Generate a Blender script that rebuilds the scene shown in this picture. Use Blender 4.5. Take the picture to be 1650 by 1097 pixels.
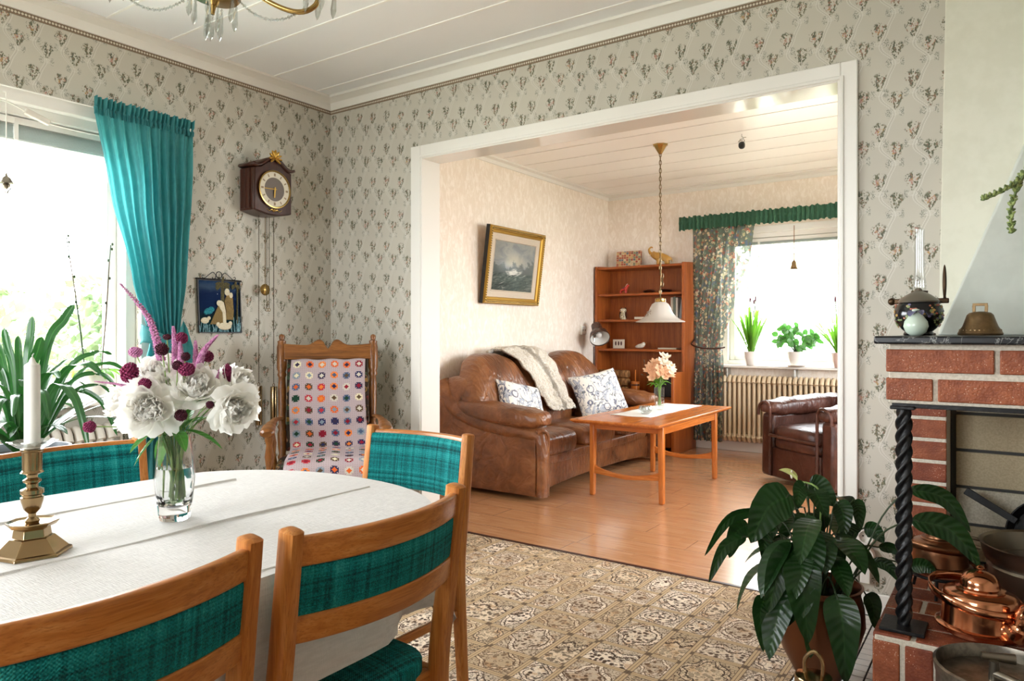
import bpy, bmesh, math, random
from mathutils import Vector, Matrix, Euler, noise as mnoise
from math import sin, cos, pi, radians, sqrt, atan2
random.seed(7)
for o in list(bpy.data.objects): bpy.data.objects.remove(o)
SC = bpy.context.scene
COL = SC.collection

# ------------------------------------------------------------------ camera, sky, exposure
CAM = Vector((3.561, -3.106, 1.10)); YAW = 34.8
cd = bpy.data.cameras.new('camera'); cam = bpy.data.objects.new('camera', cd); COL.objects.link(cam)
cam.location = CAM; cam.rotation_euler = (radians(90), 0, radians(YAW))
cd.sensor_width = 36.0; cd.lens = 36.0*1162/1650; cd.shift_y = -12.7/1650
cd.clip_start = 0.02; cd.clip_end = 200
SC.camera = cam
SC.view_settings.view_transform = 'Standard'; SC.view_settings.look = 'None'
SC.view_settings.gamma = 1.0; SC.view_settings.use_curve_mapping = False
SC.view_settings.exposure = 0.74
SKY = 14.0
w = bpy.data.worlds.new('overcast_sky'); SC.world = w; w.use_nodes = True
bg = w.node_tree.nodes['Background']; bg.inputs['Color'].default_value = (0.93, 0.97, 1.0, 1); bg.inputs['Strength'].default_value = SKY
cy = SC.cycles
cy.use_denoising = True
cy.max_bounces = 10; cy.diffuse_bounces = 5; cy.glossy_bounces = 4; cy.transmission_bounces = 8; cy.transparent_max_bounces = 16
cy.sample_clamp_indirect = 8.0
def portal(name, loc, rot, sx, sy):
    l = bpy.data.lights.new(name, 'AREA'); l.shape = 'RECTANGLE'; l.size = sx; l.size_y = sy
    l.cycles.is_portal = True
    o = bpy.data.objects.new(name, l); o.location = loc; o.rotation_euler = rot; COL.objects.link(o)
portal('daylight_window_dining', (-0.16, -2.42, 1.47), (0, radians(-90), 0), 1.4, 2.4)
portal('daylight_window_living', (2.05, 3.72, 1.42), (radians(-90), 0, 0), 1.5, 1.3)
portal('daylight_added_side', (4.53, 1.75, 1.42), (0, radians(90), 0), 1.5, 1.9)  # serves the unseen window added in the living room
portal('daylight_added_back', (1.9, -5.35, 1.6), (radians(90), 0, 0), 2.0, 1.3)  # serves the unseen window added behind the camera

# ------------------------------------------------------------------ materials: a small node language
def lin(c):
    if isinstance(c, str):
        c = c.lstrip('#'); c = [int(c[i:i+2], 16)/255 for i in (0, 2, 4)]
    return tuple((x/12.92 if x <= .04045 else ((x+.055)/1.055)**2.4) for x in c[:3])
class E:
    def __init__(s, nt, k): s.nt = nt; s.k = k
    def _m(s, op, *a):
        n = s.nt.nodes.new('ShaderNodeMath'); n.operation = op
        for i, x in enumerate((s,)+a):
            if isinstance(x, E): s.nt.links.new(x.k, n.inputs[i])
            else: n.inputs[i].default_value = x
        return E(s.nt, n.outputs[0])
    def __add__(s, o): return s._m('ADD', o)
    __radd__ = __add__
    def __mul__(s, o): return s._m('MULTIPLY', o)
    __rmul__ = __mul__
    def __sub__(s, o): return s._m('SUBTRACT', o)
    def __rsub__(s, o): return (s*-1)+o
    def __truediv__(s, o): return s._m('DIVIDE', o)
    def sin(s): return s._m('SINE')
    def abs(s): return s._m('ABSOLUTE')
    def floor(s): return s._m('FLOOR')
    def fract(s): return s._m('FRACT')
    def lt(s, o): return s._m('LESS_THAN', o)
    def gt(s, o): return s._m('GREATER_THAN', o)
    def mn(s, o): return s._m('MINIMUM', o)
    def mx(s, o): return s._m('MAXIMUM', o)
    def pw(s, o): return s._m('POWER', o)
    def sqrt(s): return s._m('SQRT')
    def atan2(s, o): return s._m('ARCTAN2', o)
    def step(s, a, b):
        n = s.nt.nodes.new('ShaderNodeMapRange'); n.interpolation_type = 'SMOOTHSTEP'
        s.nt.links.new(s.k, n.inputs[0])
        if a < b: n.inputs[1].default_value = a; n.inputs[2].default_value = b
        else:
            n.inputs[1].default_value = b; n.inputs[2].default_value = a; n.inputs[3].default_value = 1; n.inputs[4].default_value = 0
        return E(s.nt, n.outputs[0])
class Mat:
    def __init__(s, name, color='#808080', rough=.5, metal=0, spec=.5, **kw):
        s.m = bpy.data.materials.new(name); s.m.use_nodes = True; s.nt = s.m.node_tree
        s.b = s.nt.nodes['Principled BSDF']; s.out = s.nt.nodes['Material Output']
        s.b.inputs['Base Color'].default_value = (*lin(color), 1)
        s.b.inputs['Roughness'].default_value = rough; s.b.inputs['Metallic'].default_value = metal
        s.b.inputs['Specular IOR Level'].default_value = spec
        for k, v in kw.items(): s.b.inputs[k.replace('_', ' ')].default_value = v
    def obj(s):
        if not hasattr(s, '_tc'): s._tc = s.nt.nodes.new('ShaderNodeTexCoord')
        return s._tc.outputs['Object']
    def uv(s):
        s.obj(); return s._tc.outputs['UV']
    def sep(s, vec):
        n = s.nt.nodes.new('ShaderNodeSeparateXYZ'); s.nt.links.new(vec, n.inputs[0])
        return [E(s.nt, o) for o in n.outputs]
    def vec(s, x, y=0., z=0.):
        n = s.nt.nodes.new('ShaderNodeCombineXYZ')
        for i, v in enumerate((x, y, z)):
            if isinstance(v, E): s.nt.links.new(v.k, n.inputs[i])
            else: n.inputs[i].default_value = v
        return n.outputs[0]
    def scale(s, vec, sc):
        n = s.nt.nodes.new('ShaderNodeVectorMath'); n.operation = 'MULTIPLY'; s.nt.links.new(vec, n.inputs[0])
        n.inputs[1].default_value = sc if not isinstance(sc, (int, float)) else (sc,)*3
        return n.outputs[0]
    def noise(s, vec, scale=5., detail=3., rough=.5, dist=0., color=False):
        n = s.nt.nodes.new('ShaderNodeTexNoise'); s.nt.links.new(vec, n.inputs['Vector'])
        n.inputs['Scale'].default_value = scale; n.inputs['Detail'].default_value = detail; n.inputs['Roughness'].default_value = rough; n.inputs['Distortion'].default_value = dist
        return n.outputs['Color'] if color else E(s.nt, n.outputs[0])
    def voro(s, vec, scale=5., feature='F1'):
        n = s.nt.nodes.new('ShaderNodeTexVoronoi'); n.feature = feature; s.nt.links.new(vec, n.inputs['Vector']); n.inputs['Scale'].default_value = scale
        return E(s.nt, n.outputs['Distance']), (n.outputs['Color'] if feature == 'F1' else None)
    def white(s, vec):
        n = s.nt.nodes.new('ShaderNodeTexWhiteNoise'); n.noise_dimensions = '3D'; s.nt.links.new(vec, n.inputs['Vector'])
        return E(s.nt, n.outputs['Value']), n.outputs['Color']
    def c(s, col):
        if isinstance(col, str) or isinstance(col, tuple):
            n = s.nt.nodes.new('ShaderNodeRGB'); n.outputs[0].default_value = (*lin(col), 1); return n.outputs[0]
        return col
    def mix(s, f, a, b, mode='MIX'):
        n = s.nt.nodes.new('ShaderNodeMix'); n.data_type = 'RGBA'; n.blend_type = mode
        if isinstance(f, E): s.nt.links.new(f.k, n.inputs['Factor'])
        else: n.inputs['Factor'].default_value = f
        s.nt.links.new(s.c(a), n.inputs['A']); s.nt.links.new(s.c(b), n.inputs['B'])
        return n.outputs['Result']
    def ramp(s, f, stops, const=False):
        n = s.nt.nodes.new('ShaderNodeValToRGB'); s.nt.links.new(f.k, n.inputs[0]); r = n.color_ramp
        if const: r.interpolation = 'CONSTANT'
        while len(r.elements) < len(stops): r.elements.new(.5)
        for e, (p, c) in zip(r.elements, stops): e.position = p; e.color = (*lin(c), 1)
        return n.outputs[0]
    def base(s, col): s.nt.links.new(s.c(col), s.b.inputs['Base Color']); return s
    def rough(s, e): s.nt.links.new(e.k, s.b.inputs['Roughness']); return s
    def bump(s, e, strength=.3, dist=.01):
        n = s.nt.nodes.new('ShaderNodeBump'); n.inputs['Strength'].default_value = strength; n.inputs['Distance'].default_value = dist
        s.nt.links.new(e.k, n.inputs['Height']); s.nt.links.new(n.outputs[0], s.b.inputs['Normal']); return s
    def translucent(s, f, col=None):
        t = s.nt.nodes.new('ShaderNodeBsdfTranslucent'); mx = s.nt.nodes.new('ShaderNodeMixShader'); mx.inputs[0].default_value = f
        src = s.b.inputs['Base Color']
        if col is not None: s.nt.links.new(s.c(col), t.inputs['Color'])
        elif src.is_linked: s.nt.links.new(src.links[0].from_socket, t.inputs['Color'])
        else: t.inputs['Color'].default_value = src.default_value
        s.nt.links.new(s.b.outputs[0], mx.inputs[1]); s.nt.links.new(t.outputs[0], mx.inputs[2]); s.nt.links.new(mx.outputs[0], s.out.inputs[0]); s.last = mx.outputs[0]; return s
    def sheer(s, f):
        t = s.nt.nodes.new('ShaderNodeBsdfTransparent'); mx = s.nt.nodes.new('ShaderNodeMixShader'); mx.inputs[0].default_value = f
        s.nt.links.new(getattr(s, 'last', s.b.outputs[0]), mx.inputs[1]); s.nt.links.new(t.outputs[0], mx.inputs[2]); s.nt.links.new(mx.outputs[0], s.out.inputs[0]); return s
MATS = {}
def plain(name, color, rough=.5, metal=0, **kw):
    MATS[name] = Mat(name, color, rough, metal, **kw); return MATS[name]

def wallpaper():
    m = Mat('floral_wallpaper', rough=.75, spec=.25)
    x, y, z = m.sep(m.obj()); s = x+y
    cw, ch = .115, .194
    I = (s/cw).floor(); lx = ((s/cw).fract()-.5)*cw; ph = z/ch+I*.07+(I*.5).fract()*.06
    n1 = m.noise(m.vec(s, z, 0.), 60, 3, .6); n2 = m.noise(m.vec(s, z, 4.), 60, 3, .6)
    d, dc = m.voro(m.vec(s*1.2, z*.8, 0.), 165); r, g, b = m.sep(dc)
    d2, _ = m.voro(m.vec(s+.3, z, 0.), 230)
    leafc = m.ramp(r, [(0, '#444a36'), (.25, '#575a42'), (.45, '#6b6950'), (.62, '#4b5042'), (.75, '#6d5f48'), (.9, '#7c5a49')], True)
    flow = m.ramp(g, [(0, '#b08074'), (.3, '#9c665e'), (.5, '#b49286'), (.7, '#b08a50'), (.88, '#927456')], True)
    def bunch(xc, off, k):
        v = ph+off; j = v.floor(); dv = (v.fract()-.5)*ch; du = lx-xc
        h, _ = m.white(m.vec(I, j, k))
        bx = du+(n1-.5)*.026; by = dv-.013+(n2-.5)*.024
        wid = ((by+.036)*.62).mn(.027)
        inside = (bx.abs()/wid.mx(.001)).step(1.1, .75)*by.step(-.036, -.03)*(by+bx.abs()*.5).step(.046, .034)
        tw = (bx.atan2(by+.045)*15.).sin()
        dab = (d-(n1-.5)*.6+tw*.22).step(.60, .46)*inside
        c1 = (bx+.009)*(bx+.009)+(by-.002)*(by-.002); c2 = (bx-.008)*(bx-.008)+(by-.014)*(by-.014)
        core = c1.mn(c2).sqrt().step(.0115, .0085)*h.step(.3, .6)
        sx = du.abs()-.023; sy = dv+.030
        spr = ((sx*sx+sy*sy*.5).sqrt()).step(.015, .009)*d2.step(.55, .35)
        ly = dv+.030; q = (du*du*.5+ly*ly*1.5).sqrt()+(n1-.5)*.012; bow = (q-.010).abs().step(.003, .0012).mx((q-.0045).abs().step(.0022, .0008))
        return dab, core, spr, bow, dv
    A = bunch(-cw*.25, 0., .5); B = bunch(cw*.25, .41, 2.5)
    dab = A[0].mx(B[0]); core = A[1].mx(B[1]); spr = A[2].mx(B[2]); bow = A[3].mx(B[3])
    # ribbon swinging between the two knots of a pair, scalloped at the edges
    q = (ph+.5+.155)*(2*pi); cx = (q+1.5708).sin()*-.021+((q*2.).sin())*.006
    e = (lx-cx).abs(); sc = (z*950.).sin()*.0008
    w_ = .0048; e1 = (e-w_+sc).abs().step(.0022, .0009); f1 = e.step(w_, w_-.001)
    n3 = m.noise(m.vec(s, z, 0.), 3, 2)
    c = m.mix(n3.step(.3, .7), '#c2bdb0', '#bdb8ac')
    c = m.mix(f1*.3, c, '#aeaa9e')
    c = m.mix(e1*.5, c, '#dedbd4')
    c = m.mix(spr*.75, c, '#70736a')
    c = m.mix(bow*.3, c, '#dedbd4')
    c = m.mix(dab*.88, c, m.mix(core, leafc, flow))
    m.base(c); m.bump(m.noise(m.vec(s, z, 0.), 400, 2), .08, .002)
    return m
def pale_paper():
    m = Mat('pale_paper', rough=.7, spec=.3)
    n = m.noise(m.scale(m.obj(), (1, 1, .45)), 26, 4, .65, 1.2)
    m.base(m.mix(n.step(.42, .66), '#e9ddcf', '#f5ece2')); m.bump(n, .15, .003); return m
def wood(name, a, b, c, axis=0, rough=.38, scale=1., bump=.06):
    m = Mat(name, rough=rough, spec=.4)
    sc = [9., 9., 9.]; sc[axis] = .55; fs = [70., 70., 70.]; fs[axis] = 3.5; cs = [22., 22., 22.]; cs[axis] = .9
    n = m.noise(m.scale(m.obj(), tuple(k*scale for k in sc)), 3.2, 5, .6, .6); n2 = m.noise(m.scale(m.obj(), tuple(k*scale for k in fs)), 5., 3, .6); n3 = m.noise(m.scale(m.obj(), tuple(k*scale for k in cs)), 4., 3, .6, .8)
    base_ = m.ramp(n*.45+n3*.55, [(.32, a), (.5, b), (.68, c)])
    m.base(m.mix(n2.step(.50, .68)*.6, base_, a)); m.bump(n2, bump*2, .002); return m
def laminate():
    m = Mat('beech_laminate', rough=.22, spec=.5)
    x, y, z = m.sep(m.obj())
    r = (y/.195); i = r.floor(); off = m.white(m.vec(i, 0., 0.))[0]*1.2
    p = (x+off)/1.2; j = p.floor()
    strip = (y/.065).floor(); so = m.white(m.vec(strip, 3., 0.))[0]*.4; k = ((x+so)/.4).floor()
    hv, _ = m.white(m.vec(strip, k, 1.))
    g = m.noise(m.vec(x*1.2+hv*7., y*22., 0.), 3.5, 4, .6)
    c = m.mix(hv*.5, m.ramp(g, [(.3, '#b07a52'), (.52, '#c39067'), (.75, '#d3a67c')]), '#b98559')
    m.b.inputs['Coat Weight'].default_value = .7; m.b.inputs['Coat Roughness'].default_value = .17
    gap = ((r.fract()-.5).abs().gt(.492)).mx((p.fract()-.5).abs().gt(.4985))
    m.base(m.mix(gap*.6, c, '#5a3a22')); m.rough(g*.1+.2); m.bump(gap*-1.+g*.15, .1, .002)
    return m
def patchwork():
    m = Mat('patchwork_carpet', rough=.8, spec=.2)
    x, y, z = m.sep(m.obj())
    P, Q = .30, .40
    u = x/P+.15; iu = u.floor(); v2 = y/Q+.1+iu*.37; iv = v2.floor(); fu = u.fract(); fv = v2.fract()
    a = fu.lt(.62); bsp = fv.lt(.60)
    w_ = a*.62+(1.-a)*.38; hh = bsp*.60+(1.-bsp)*.40
    pu = (fu-(1.-a)*.62)/w_-.5; pv = (fv-(1.-bsp)*.60)/hh-.5
    W = w_*P; H = hh*Q
    e = ((.5-pu.abs())*W).mn((.5-pv.abs())*H)
    kind, kc = m.white(m.vec(iu+a*.31, iv+bsp*.27, a+bsp*2.)); r1, r2, r3 = m.sep(kc)
    n = m.noise(m.obj(), 70, 4, .7); n3 = m.noise(m.obj(), 22, 3, .6); n4 = m.noise(m.obj(), 160, 3, .6)
    du, dv = pu*W, pv*H
    ang = du.atan2(dv); pet = (ang*(r1*3.+4.).floor()).sin()
    rad = (pu*pu+pv*pv).sqrt()*2.; dia = (pu.abs()+pv.abs())*1.5
    k1 = kind.gt(.4); k2 = kind.gt(.72)
    R = rad*(1.-k1)+dia*k1*(1.-k2)+(pv+.5+((pu*14.).sin())*.06)*k2*1.1
    R = R+(n-.5)*.22+pet*.07*(1.-k2)
    cd, cc = m.voro(m.vec(x+n*.01, y+n3*.01, 0.), 62); q1, q2, q3 = m.sep(cc)
    sd, sc_ = m.voro(m.obj(), 105); t1, t2, t3 = m.sep(sc_)
    cells = cd.step(.50, .38)*q1.step(.25, .4)
    small = sd.step(.45, .3)*t1.gt(.45)
    inner = R.step(.56, .52); ring = (R-.60).abs().step(.035, .02).mx((R-.80).abs().step(.03, .015)); mid = R.step(.8, .77)-inner
    web = (cd-.46).abs().step(.10, .04)
    ink = ring.mx(inner*cells*(.35+r2*.75)).mx((1.-inner)*small*.75).mx(web*.55).mx(n4.step(.57, .68)*.55)
    ground = m.mix(r2.step(.3, .7), '#d8c1a3', '#ebdac6')
    ground = m.mix(inner*(r3.step(.35, .6))*.55, ground, '#9c8163')
    ground = m.mix(n3.step(.50, .68)*.6, ground, '#b98a5a')
    ground = m.mix((1.-R.step(.85, .8))*(r1.step(.3, .5))*.5, ground, '#a08767')
    c = m.mix((ink*1.25).mn(1.), ground, m.mix(r3.step(.2, .8), '#4a3628', '#6b503a'))
    frame = e.step(.0115, .0105)
    dots = ((x*900.).sin()*(y*900.).sin()).step(.1, .5)
    c = m.mix(frame, c, m.mix(dots*.7, '#cbb08c', '#987a5a'))
    line = ((e-.011).abs().step(.0020, .0010)).mx(e.step(.0016, .0008))
    c = m.mix(line*.75, c, '#57402f')
    kn = (((.5-pu.abs())*W).mx((.5-pv.abs())*H)).step(.0135, .0115)
    c = m.mix(kn*.8, c, '#4e3b2e')
    m.base(c); m.bump(n4, .2, .003); return m
def weave(flat=False):
    m = Mat('teal_weave', rough=.85, spec=.2)
    x, y, z = m.sep(m.obj())
    s = x; t = y if flat else z
    lx = m.noise(m.vec(s*1., 0., 3.), 120, 2, .7); ly = m.noise(m.vec(0., t, 7.), 135, 2, .7)
    gx = m.noise(m.vec(s, 0., 9.), 45, 1); gy = m.noise(m.vec(0., t, 5.), 45, 1)
    n = m.noise(m.scale(m.obj(), (1, .6, 1)), 420, 2)
    f = lx*.42+ly*.45+n*.35+(gx-.5)*.35+(gy-.5)*.35
    c = m.ramp(f, [(.40, '#012a2c'), (.54, '#015c5e'), (.66, '#088a8a'), (.82, '#3fb4b0')])
    m.base(c)
    th = ((s*2*pi/.0052).sin()*(t*2*pi/.0052).sin())
    m.bump(th*.6+n+f, .7, .004); return m
def leather(name, a, b, c, rough=.33, wr=1.):
    m = Mat(name, rough=rough, spec=.5)
    n = m.noise(m.obj(), 5, 4, .65, .4); f = m.noise(m.obj(), 160, 2)
    w_ = m.noise(m.scale(m.obj(), (1.2, 3.2, 1.2)), 7., 2, .5, 1.4)
    m.base(m.ramp(n, [(.3, a), (.5, b), (.72, c)])); m.rough(n*.25+(rough-.1))
    m.bump(w_*1.3*wr+f*.05, .55, .02); return m
def fabric_print(name, ground, inks, scale, thr=.34, trans=0., rough=.85):
    m = Mat(name, rough=rough, spec=.2)
    v = m.obj(); nn = m.noise(v, scale*.5, 2, .5, 0, True)
    mixv = m.nt.nodes.new('ShaderNodeVectorMath'); mixv.operation = 'MULTIPLY_ADD'; m.nt.links.new(nn, mixv.inputs[0]); mixv.inputs[1].default_value = (.9/scale,)*3; m.nt.links.new(v, mixv.inputs[2])
    d, col = m.voro(mixv.outputs[0], scale); r, g, b = m.sep(col)
    e, _ = m.voro(mixv.outputs[0], scale*2.3); d2, c2 = m.voro(mixv.outputs[0], scale*.45); r2, g2, b2 = m.sep(c2)
    ink = m.ramp(r, [(k/len(inks), q) for k, q in enumerate(inks)], True)
    ink2 = m.ramp(g2, [(k/len(inks), q) for k, q in enumerate(inks[::-1])], True)
    rings = ((d2*26.).sin()).step(.1, .6)
    f = d.step(thr+.12, thr)*e.step(.25, .4).mx(.2)
    c = m.mix(f, ground, ink); c = m.mix(rings*d2.step(.55, .4)*.8, c, ink2)
    m.base(c)
    if trans: m.translucent(trans)
    return m
def vine_print(name, ground, dark, mid, grey, scale):
    m = Mat(name, rough=.85, spec=.2); v = m.obj()
    n = m.noise(v, scale*.5, 2, .45, 1.2); n2 = m.noise(m.scale(v, (1.3, 1., .8)), scale*.75, 2, .5, 1.6); n3 = m.noise(v, scale*4., 3)
    d, col = m.voro(v, scale*.55); e, c2 = m.voro(v, scale*2.2)
    fill = n2.step(.545, .565); rim = (n2-.545).abs().step(.022, .010); vein = ((n2*70.).sin()).step(.2, .6)*fill
    stem = (n-.5).abs().step(.016, .008); fl = (d+(n3-.5)*.16).step(.34, .30); ring = ((d+(n3-.5)*.14)*26.).sin().step(.1, .5)*fl
    c = m.mix(fill*.75, ground, mid); c = m.mix(vein*.7, c, ground); c = m.mix(fl*.8, c, ground); c = m.mix(ring*.85, c, dark); c = m.mix(rim*.85, c, dark); c = m.mix(stem*(1.-fl)*.8, c, grey)
    m.base(c); m.bump(m.noise(v, 300, 2), .2, .002); return m
def crochet():
    m = Mat('granny_square_crochet', rough=.9, spec=.1)
    u, v, _ = m.sep(m.uv())
    nx, ny = 6., 17.
    a = u*nx; b = v*ny; i = a.floor(); j = b.floor(); x = a.fract()-.5; y = b.fract()-.5
    h, hc = m.white(m.vec(i+.2, j+.7, 3.)); r, g, bl = m.sep(hc)
    pal = ['#8a2030', '#d8642c', '#2c2f55', '#22402f', '#dcd2ae', '#4d5d78', '#b5303a', '#e07c34', '#5a4632', '#c8c0b0', '#38304a', '#7e8c98']
    pal2 = pal[4:]+pal[:4]
    ca = m.ramp(r, [(k/12, q) for k, q in enumerate(pal)], True); cb = m.ramp(g, [(k/12, q) for k, q in enumerate(pal2)], True)
    ax, ay = x.abs(), y.abs()
    dd = ax+ay; mx = ax.mx(ay); rad = (x*x+y*y).sqrt()
    petals = mx.step(.31, .28)*(dd.step(.50, .46))*((ax-ay).abs().gt(.05).mx(rad.lt(.24)))
    core = (dd+(ax*ay)*3.).step(.25, .2)
    holes = m.noise(m.uv(), 260, 2)
    lace = ((u*nx*6*pi).sin()*(v*ny*6*pi).sin()).abs().step(.75, .95)
    c = m.mix(lace*.5, '#b3a2a4', '#7d6d70')
    c = m.mix(petals, c, ca); c = m.mix(core, c, cb)
    m.base(m.mix(holes.step(.55, .7)*.3, c, '#463c40'))
    m.bump(holes+lace*-1., .5, .004); return m
def seascape():
    m = Mat('storm_at_sea_canvas', rough=.45, spec=.4)
    u, v, _ = m.sep(m.uv()); vec = m.vec(u, v*1., 0.)
    n = m.noise(vec, 4, 5, .6, .8); n2 = m.noise(m.vec(u*1.+v*.7, v*4.-u*1.4, 2.), 5, 5, .7, 1.); n3 = m.noise(vec, 7, 3)
    sky = m.ramp(n*.7+v*.25, [(.3, '#6a7276'), (.48, '#8b9294'), (.62, '#a5a7a2'), (.8, '#7c8488')])
    glow = ((u-.5)*(u-.5)*5.+(v-.62)*(v-.62)*14.).sqrt().step(.75, .1)
    sky = m.mix(glow*.75, sky, '#b9b4a0')
    land = (v-(n3-.5)*.55-.52+((u-.35)*(u-.35))*-.3).step(.03, -.03)
    c = m.mix(land*.85, sky, '#5b6768')
    sea = m.ramp(n2, [(.3, '#33403f'), (.45, '#4d5c5b'), (.58, '#66746f'), (.64, '#8c9793'), (.7, '#d6d8d2')])
    c = m.mix(v.step(.40, .34), c, sea)
    crest = ((v-.20-u*.36+(n2-.5)*.3).abs().step(.09, .02))*n.step(.4, .55)*u.step(.2, .4)*u.step(.8, .6)
    m.base(m.mix(crest*.9, c, '#dcdcd4')); return m
def brick(name, a, b, spark=True):
    m = Mat(name, rough=.55, spec=.4)
    n = m.noise(m.obj(), 22, 5, .7); p, _ = m.voro(m.obj(), 170); k = m.noise(m.obj(), 9, 2)
    c = m.mix(n.step(.3, .7), a, b); c = m.mix(k.step(.5, .75)*.4, c, '#5e2a1a')
    if spark: c = m.mix(p.step(.22, .12)*n.step(.45, .6), c, '#d8b8a0')
    m.base(c); m.bump(n+p*.3, .5, .006); return m
def leafmat(name, a, b, rough=.35, trans=.25, vein=.4, freq=60., pale='#5c7a3a'):
    m = Mat(name, rough=rough, spec=.5)
    u, v, _ = m.sep(m.uv()); d = (u-.5).abs()
    ve = ((v*freq-d*14.).sin()); n = m.noise(m.obj(), 12, 3)
    c = m.mix(n, a, b); c = m.mix(d.step(.045, .02)*.6, c, pale)
    m.base(c); m.bump(ve*.5+d*3., vein, .004); m.translucent(trans); return m
def lowglass(name, tint=(1, 1, 1), f=.12, rough=.0):
    m = Mat(name); nt = m.nt
    t = nt.nodes.new('ShaderNodeBsdfTransparent'); t.inputs[0].default_value = (*tint, 1)
    g = nt.nodes.new('ShaderNodeBsdfGlossy'); g.inputs['Roughness'].default_value = rough
    fr = nt.nodes.new('ShaderNodeLayerWeight'); fr.inputs['Blend'].default_value = .5
    mx = nt.nodes.new('ShaderNodeMixShader'); nt.links.new((E(nt, fr.outputs['Facing']).pw(4.)*.7+(f+.03)).k, mx.inputs[0])
    nt.links.new(t.outputs[0], mx.inputs[1]); nt.links.new(g.outputs[0], mx.inputs[2]); nt.links.new(mx.outputs[0], m.out.inputs[0]); return m
def solidglass(name, col='#ffffff', ior=1.45, rough=0.):
    return Mat(name, col, rough, Transmission_Weight=1.0, IOR=ior)
def speckle(name, a, b, scale=200, rough=.5, bump=.2, **kw):
    m = Mat(name, rough=rough, **kw); n = m.noise(m.obj(), scale, 3, .6)
    m.base(m.mix(n.step(.35, .65), a, b)); m.bump(n, bump, .003); return m

WALLPAPER = wallpaper(); PALE = pale_paper(); LAMINATE = laminate(); PATCH = patchwork(); TEAL = weave(); TEALSEAT = weave(True)
WHITE = plain('white_paint', '#e6e3dc', .45); GLOSSWHITE = plain('gloss_white_paint', '#e8e4dc', .12); CEIL = plain('ceiling_white', '#edeff1', .6); LRCEIL = plain('ceiling_white_gloss', '#f4efea', .3)
GROOVE = plain('board_groove_shade', '#6f665c', .8); BATTEN = plain('batten_white', '#f2f1ee', .5)
OAKX, OAKY, OAKZ = [wood('honey_oak_'+'xyz'[k], '#9a5824', '#bc7636', '#d09251', k, .34) for k in range(3)]
TEAKX, TEAKY, TEAKZ = [wood('teak_'+'xyz'[k], '#7d3c14', '#9c5120', '#b4672e', k, .35) for k in range(3)]
CTX, CTY, CTZ = [wood('warm_teak_'+'xyz'[k], '#a3561f', '#c06f30', '#d48844', k, .25) for k in range(3)]
ROCKX, ROCKZ = wood('old_oak_x', '#4d2c12', '#7a4b22', '#95622f', 0, .3), wood('old_oak_z', '#4d2c12', '#7a4b22', '#95622f', 2, .3)
DARKWOOD = wood('dark_mahogany', '#2a130c', '#3d1d12', '#4d2818', 2, .3)
BRASS = plain('brass', '#a88a52', .25, 1); OLDBRASS = plain('old_brass', '#a08763', .22, 1); COPPER = plain('polished_copper', '#cf8d68', .16, 1); DULLCOPPER = plain('dull_copper', '#8f6448', .32, 1)
GOLD = plain('gilt', '#b78f42', .35, .9); GOLDDARK = plain('gilt_dark', '#4a3414', .5, .4)
PEWTER = plain('pewter', '#8d8578', .3, 1); ZINC = speckle('aged_tin', '#6e675e', '#8b8478', 40, .38, .15, metal=1); IRON = speckle('black_iron', '#0a0a0b', '#131315', 120, .38, .3, spec=.3)
BLACK = plain('black', '#131313', .5); STEEL = plain('steel', '#b8b8b4', .25, 1)
LEATHER = leather('tan_leather', '#543019', '#784827', '#9c6840', .30); DLEATHER = leather('oxblood_leather', '#36190f', '#4a2a20', '#613c30', .34, .6)
LINEN = Mat('white_linen', rough=.85, spec=.2)
def _linen():
    m = LINEN; x, y, z = m.sep(m.obj()); n = m.noise(m.scale(m.obj(), (6, 1, 6)), 30, 3, .6); f = m.noise(m.scale(m.obj(), (1, 8, 1)), 60, 2)
    m.base(m.mix(n.step(.3, .7), '#cbc8c5', '#d6d3d0')); m.bump(n+f, .35, .003)
_linen()
CROCHET = crochet(); SEA = seascape()
CURTAIN = Mat('teal_satin_curtain', rough=.5, spec=.4, Sheen_Weight=.2)
def _cur():
    m = CURTAIN; n = m.noise(m.scale(m.obj(), (1, 1, .35)), 30, 3, .5, 2.)
    m.base(m.mix(n.step(.35, .65), '#2e7b7f', '#3e9194')); m.translucent(.40, '#55b4b8')
_cur()
FLORAL = fabric_print('dark_floral_cotton', '#5a6358', ['#94503f', '#bb7a5e', '#586e5f', '#b5ad88', '#6e8674', '#d3bd9a', '#4f5f78', '#d8cdb4'], 34, .42, .45).sheer(.18)
CUSHION = vine_print('blue_floral_cotton', '#e9e6df', '#46506e', '#8b9ab4', '#5d646c', 16)
TAPES = fabric_print('dark_tapestry_weave', '#2a2018', ['#6a2a20', '#8a6a30', '#3a4a34', '#7a5a40'], 34, .36)
VALANCE = Mat('green_cotton', '#3f6650', .8, spec=.2).translucent(.15)
FLEECE = Mat('sheepskin', rough=.95, spec=.1)
def _fl():
    m = FLEECE; u, v, _ = m.sep(m.uv()); n = m.noise(m.obj(), 70, 4, .7); d = (u-.5).abs()+(n-.5)*.1
    m.base(m.mix(d.step(.13, .03)*.7, m.mix(n.step(.3, .7), '#ddd2bc', '#faf5ec'), '#857a6c')); m.bump(n, 1., .02)
_fl()
BRICK = brick('red_brick', '#783a1e', '#955231'); BRICK2 = brick('red_brick_deep', '#6a2f19', '#854226'); MORTAR = speckle('mortar', '#b9b0a0', '#cbc3b4', 150, .9, .4)
FIREBRICK = speckle('buff_firebrick', '#b5a688', '#c4b698', 160, .85, .4); FIREBRICK2 = speckle('pale_firebrick', '#c2bba6', '#d8d2c0', 160, .85, .4); SOOT = plain('grey_mortar', '#4c4c4a', .9)
MARBLE = Mat('black_marble', rough=.32, spec=.35)
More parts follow.
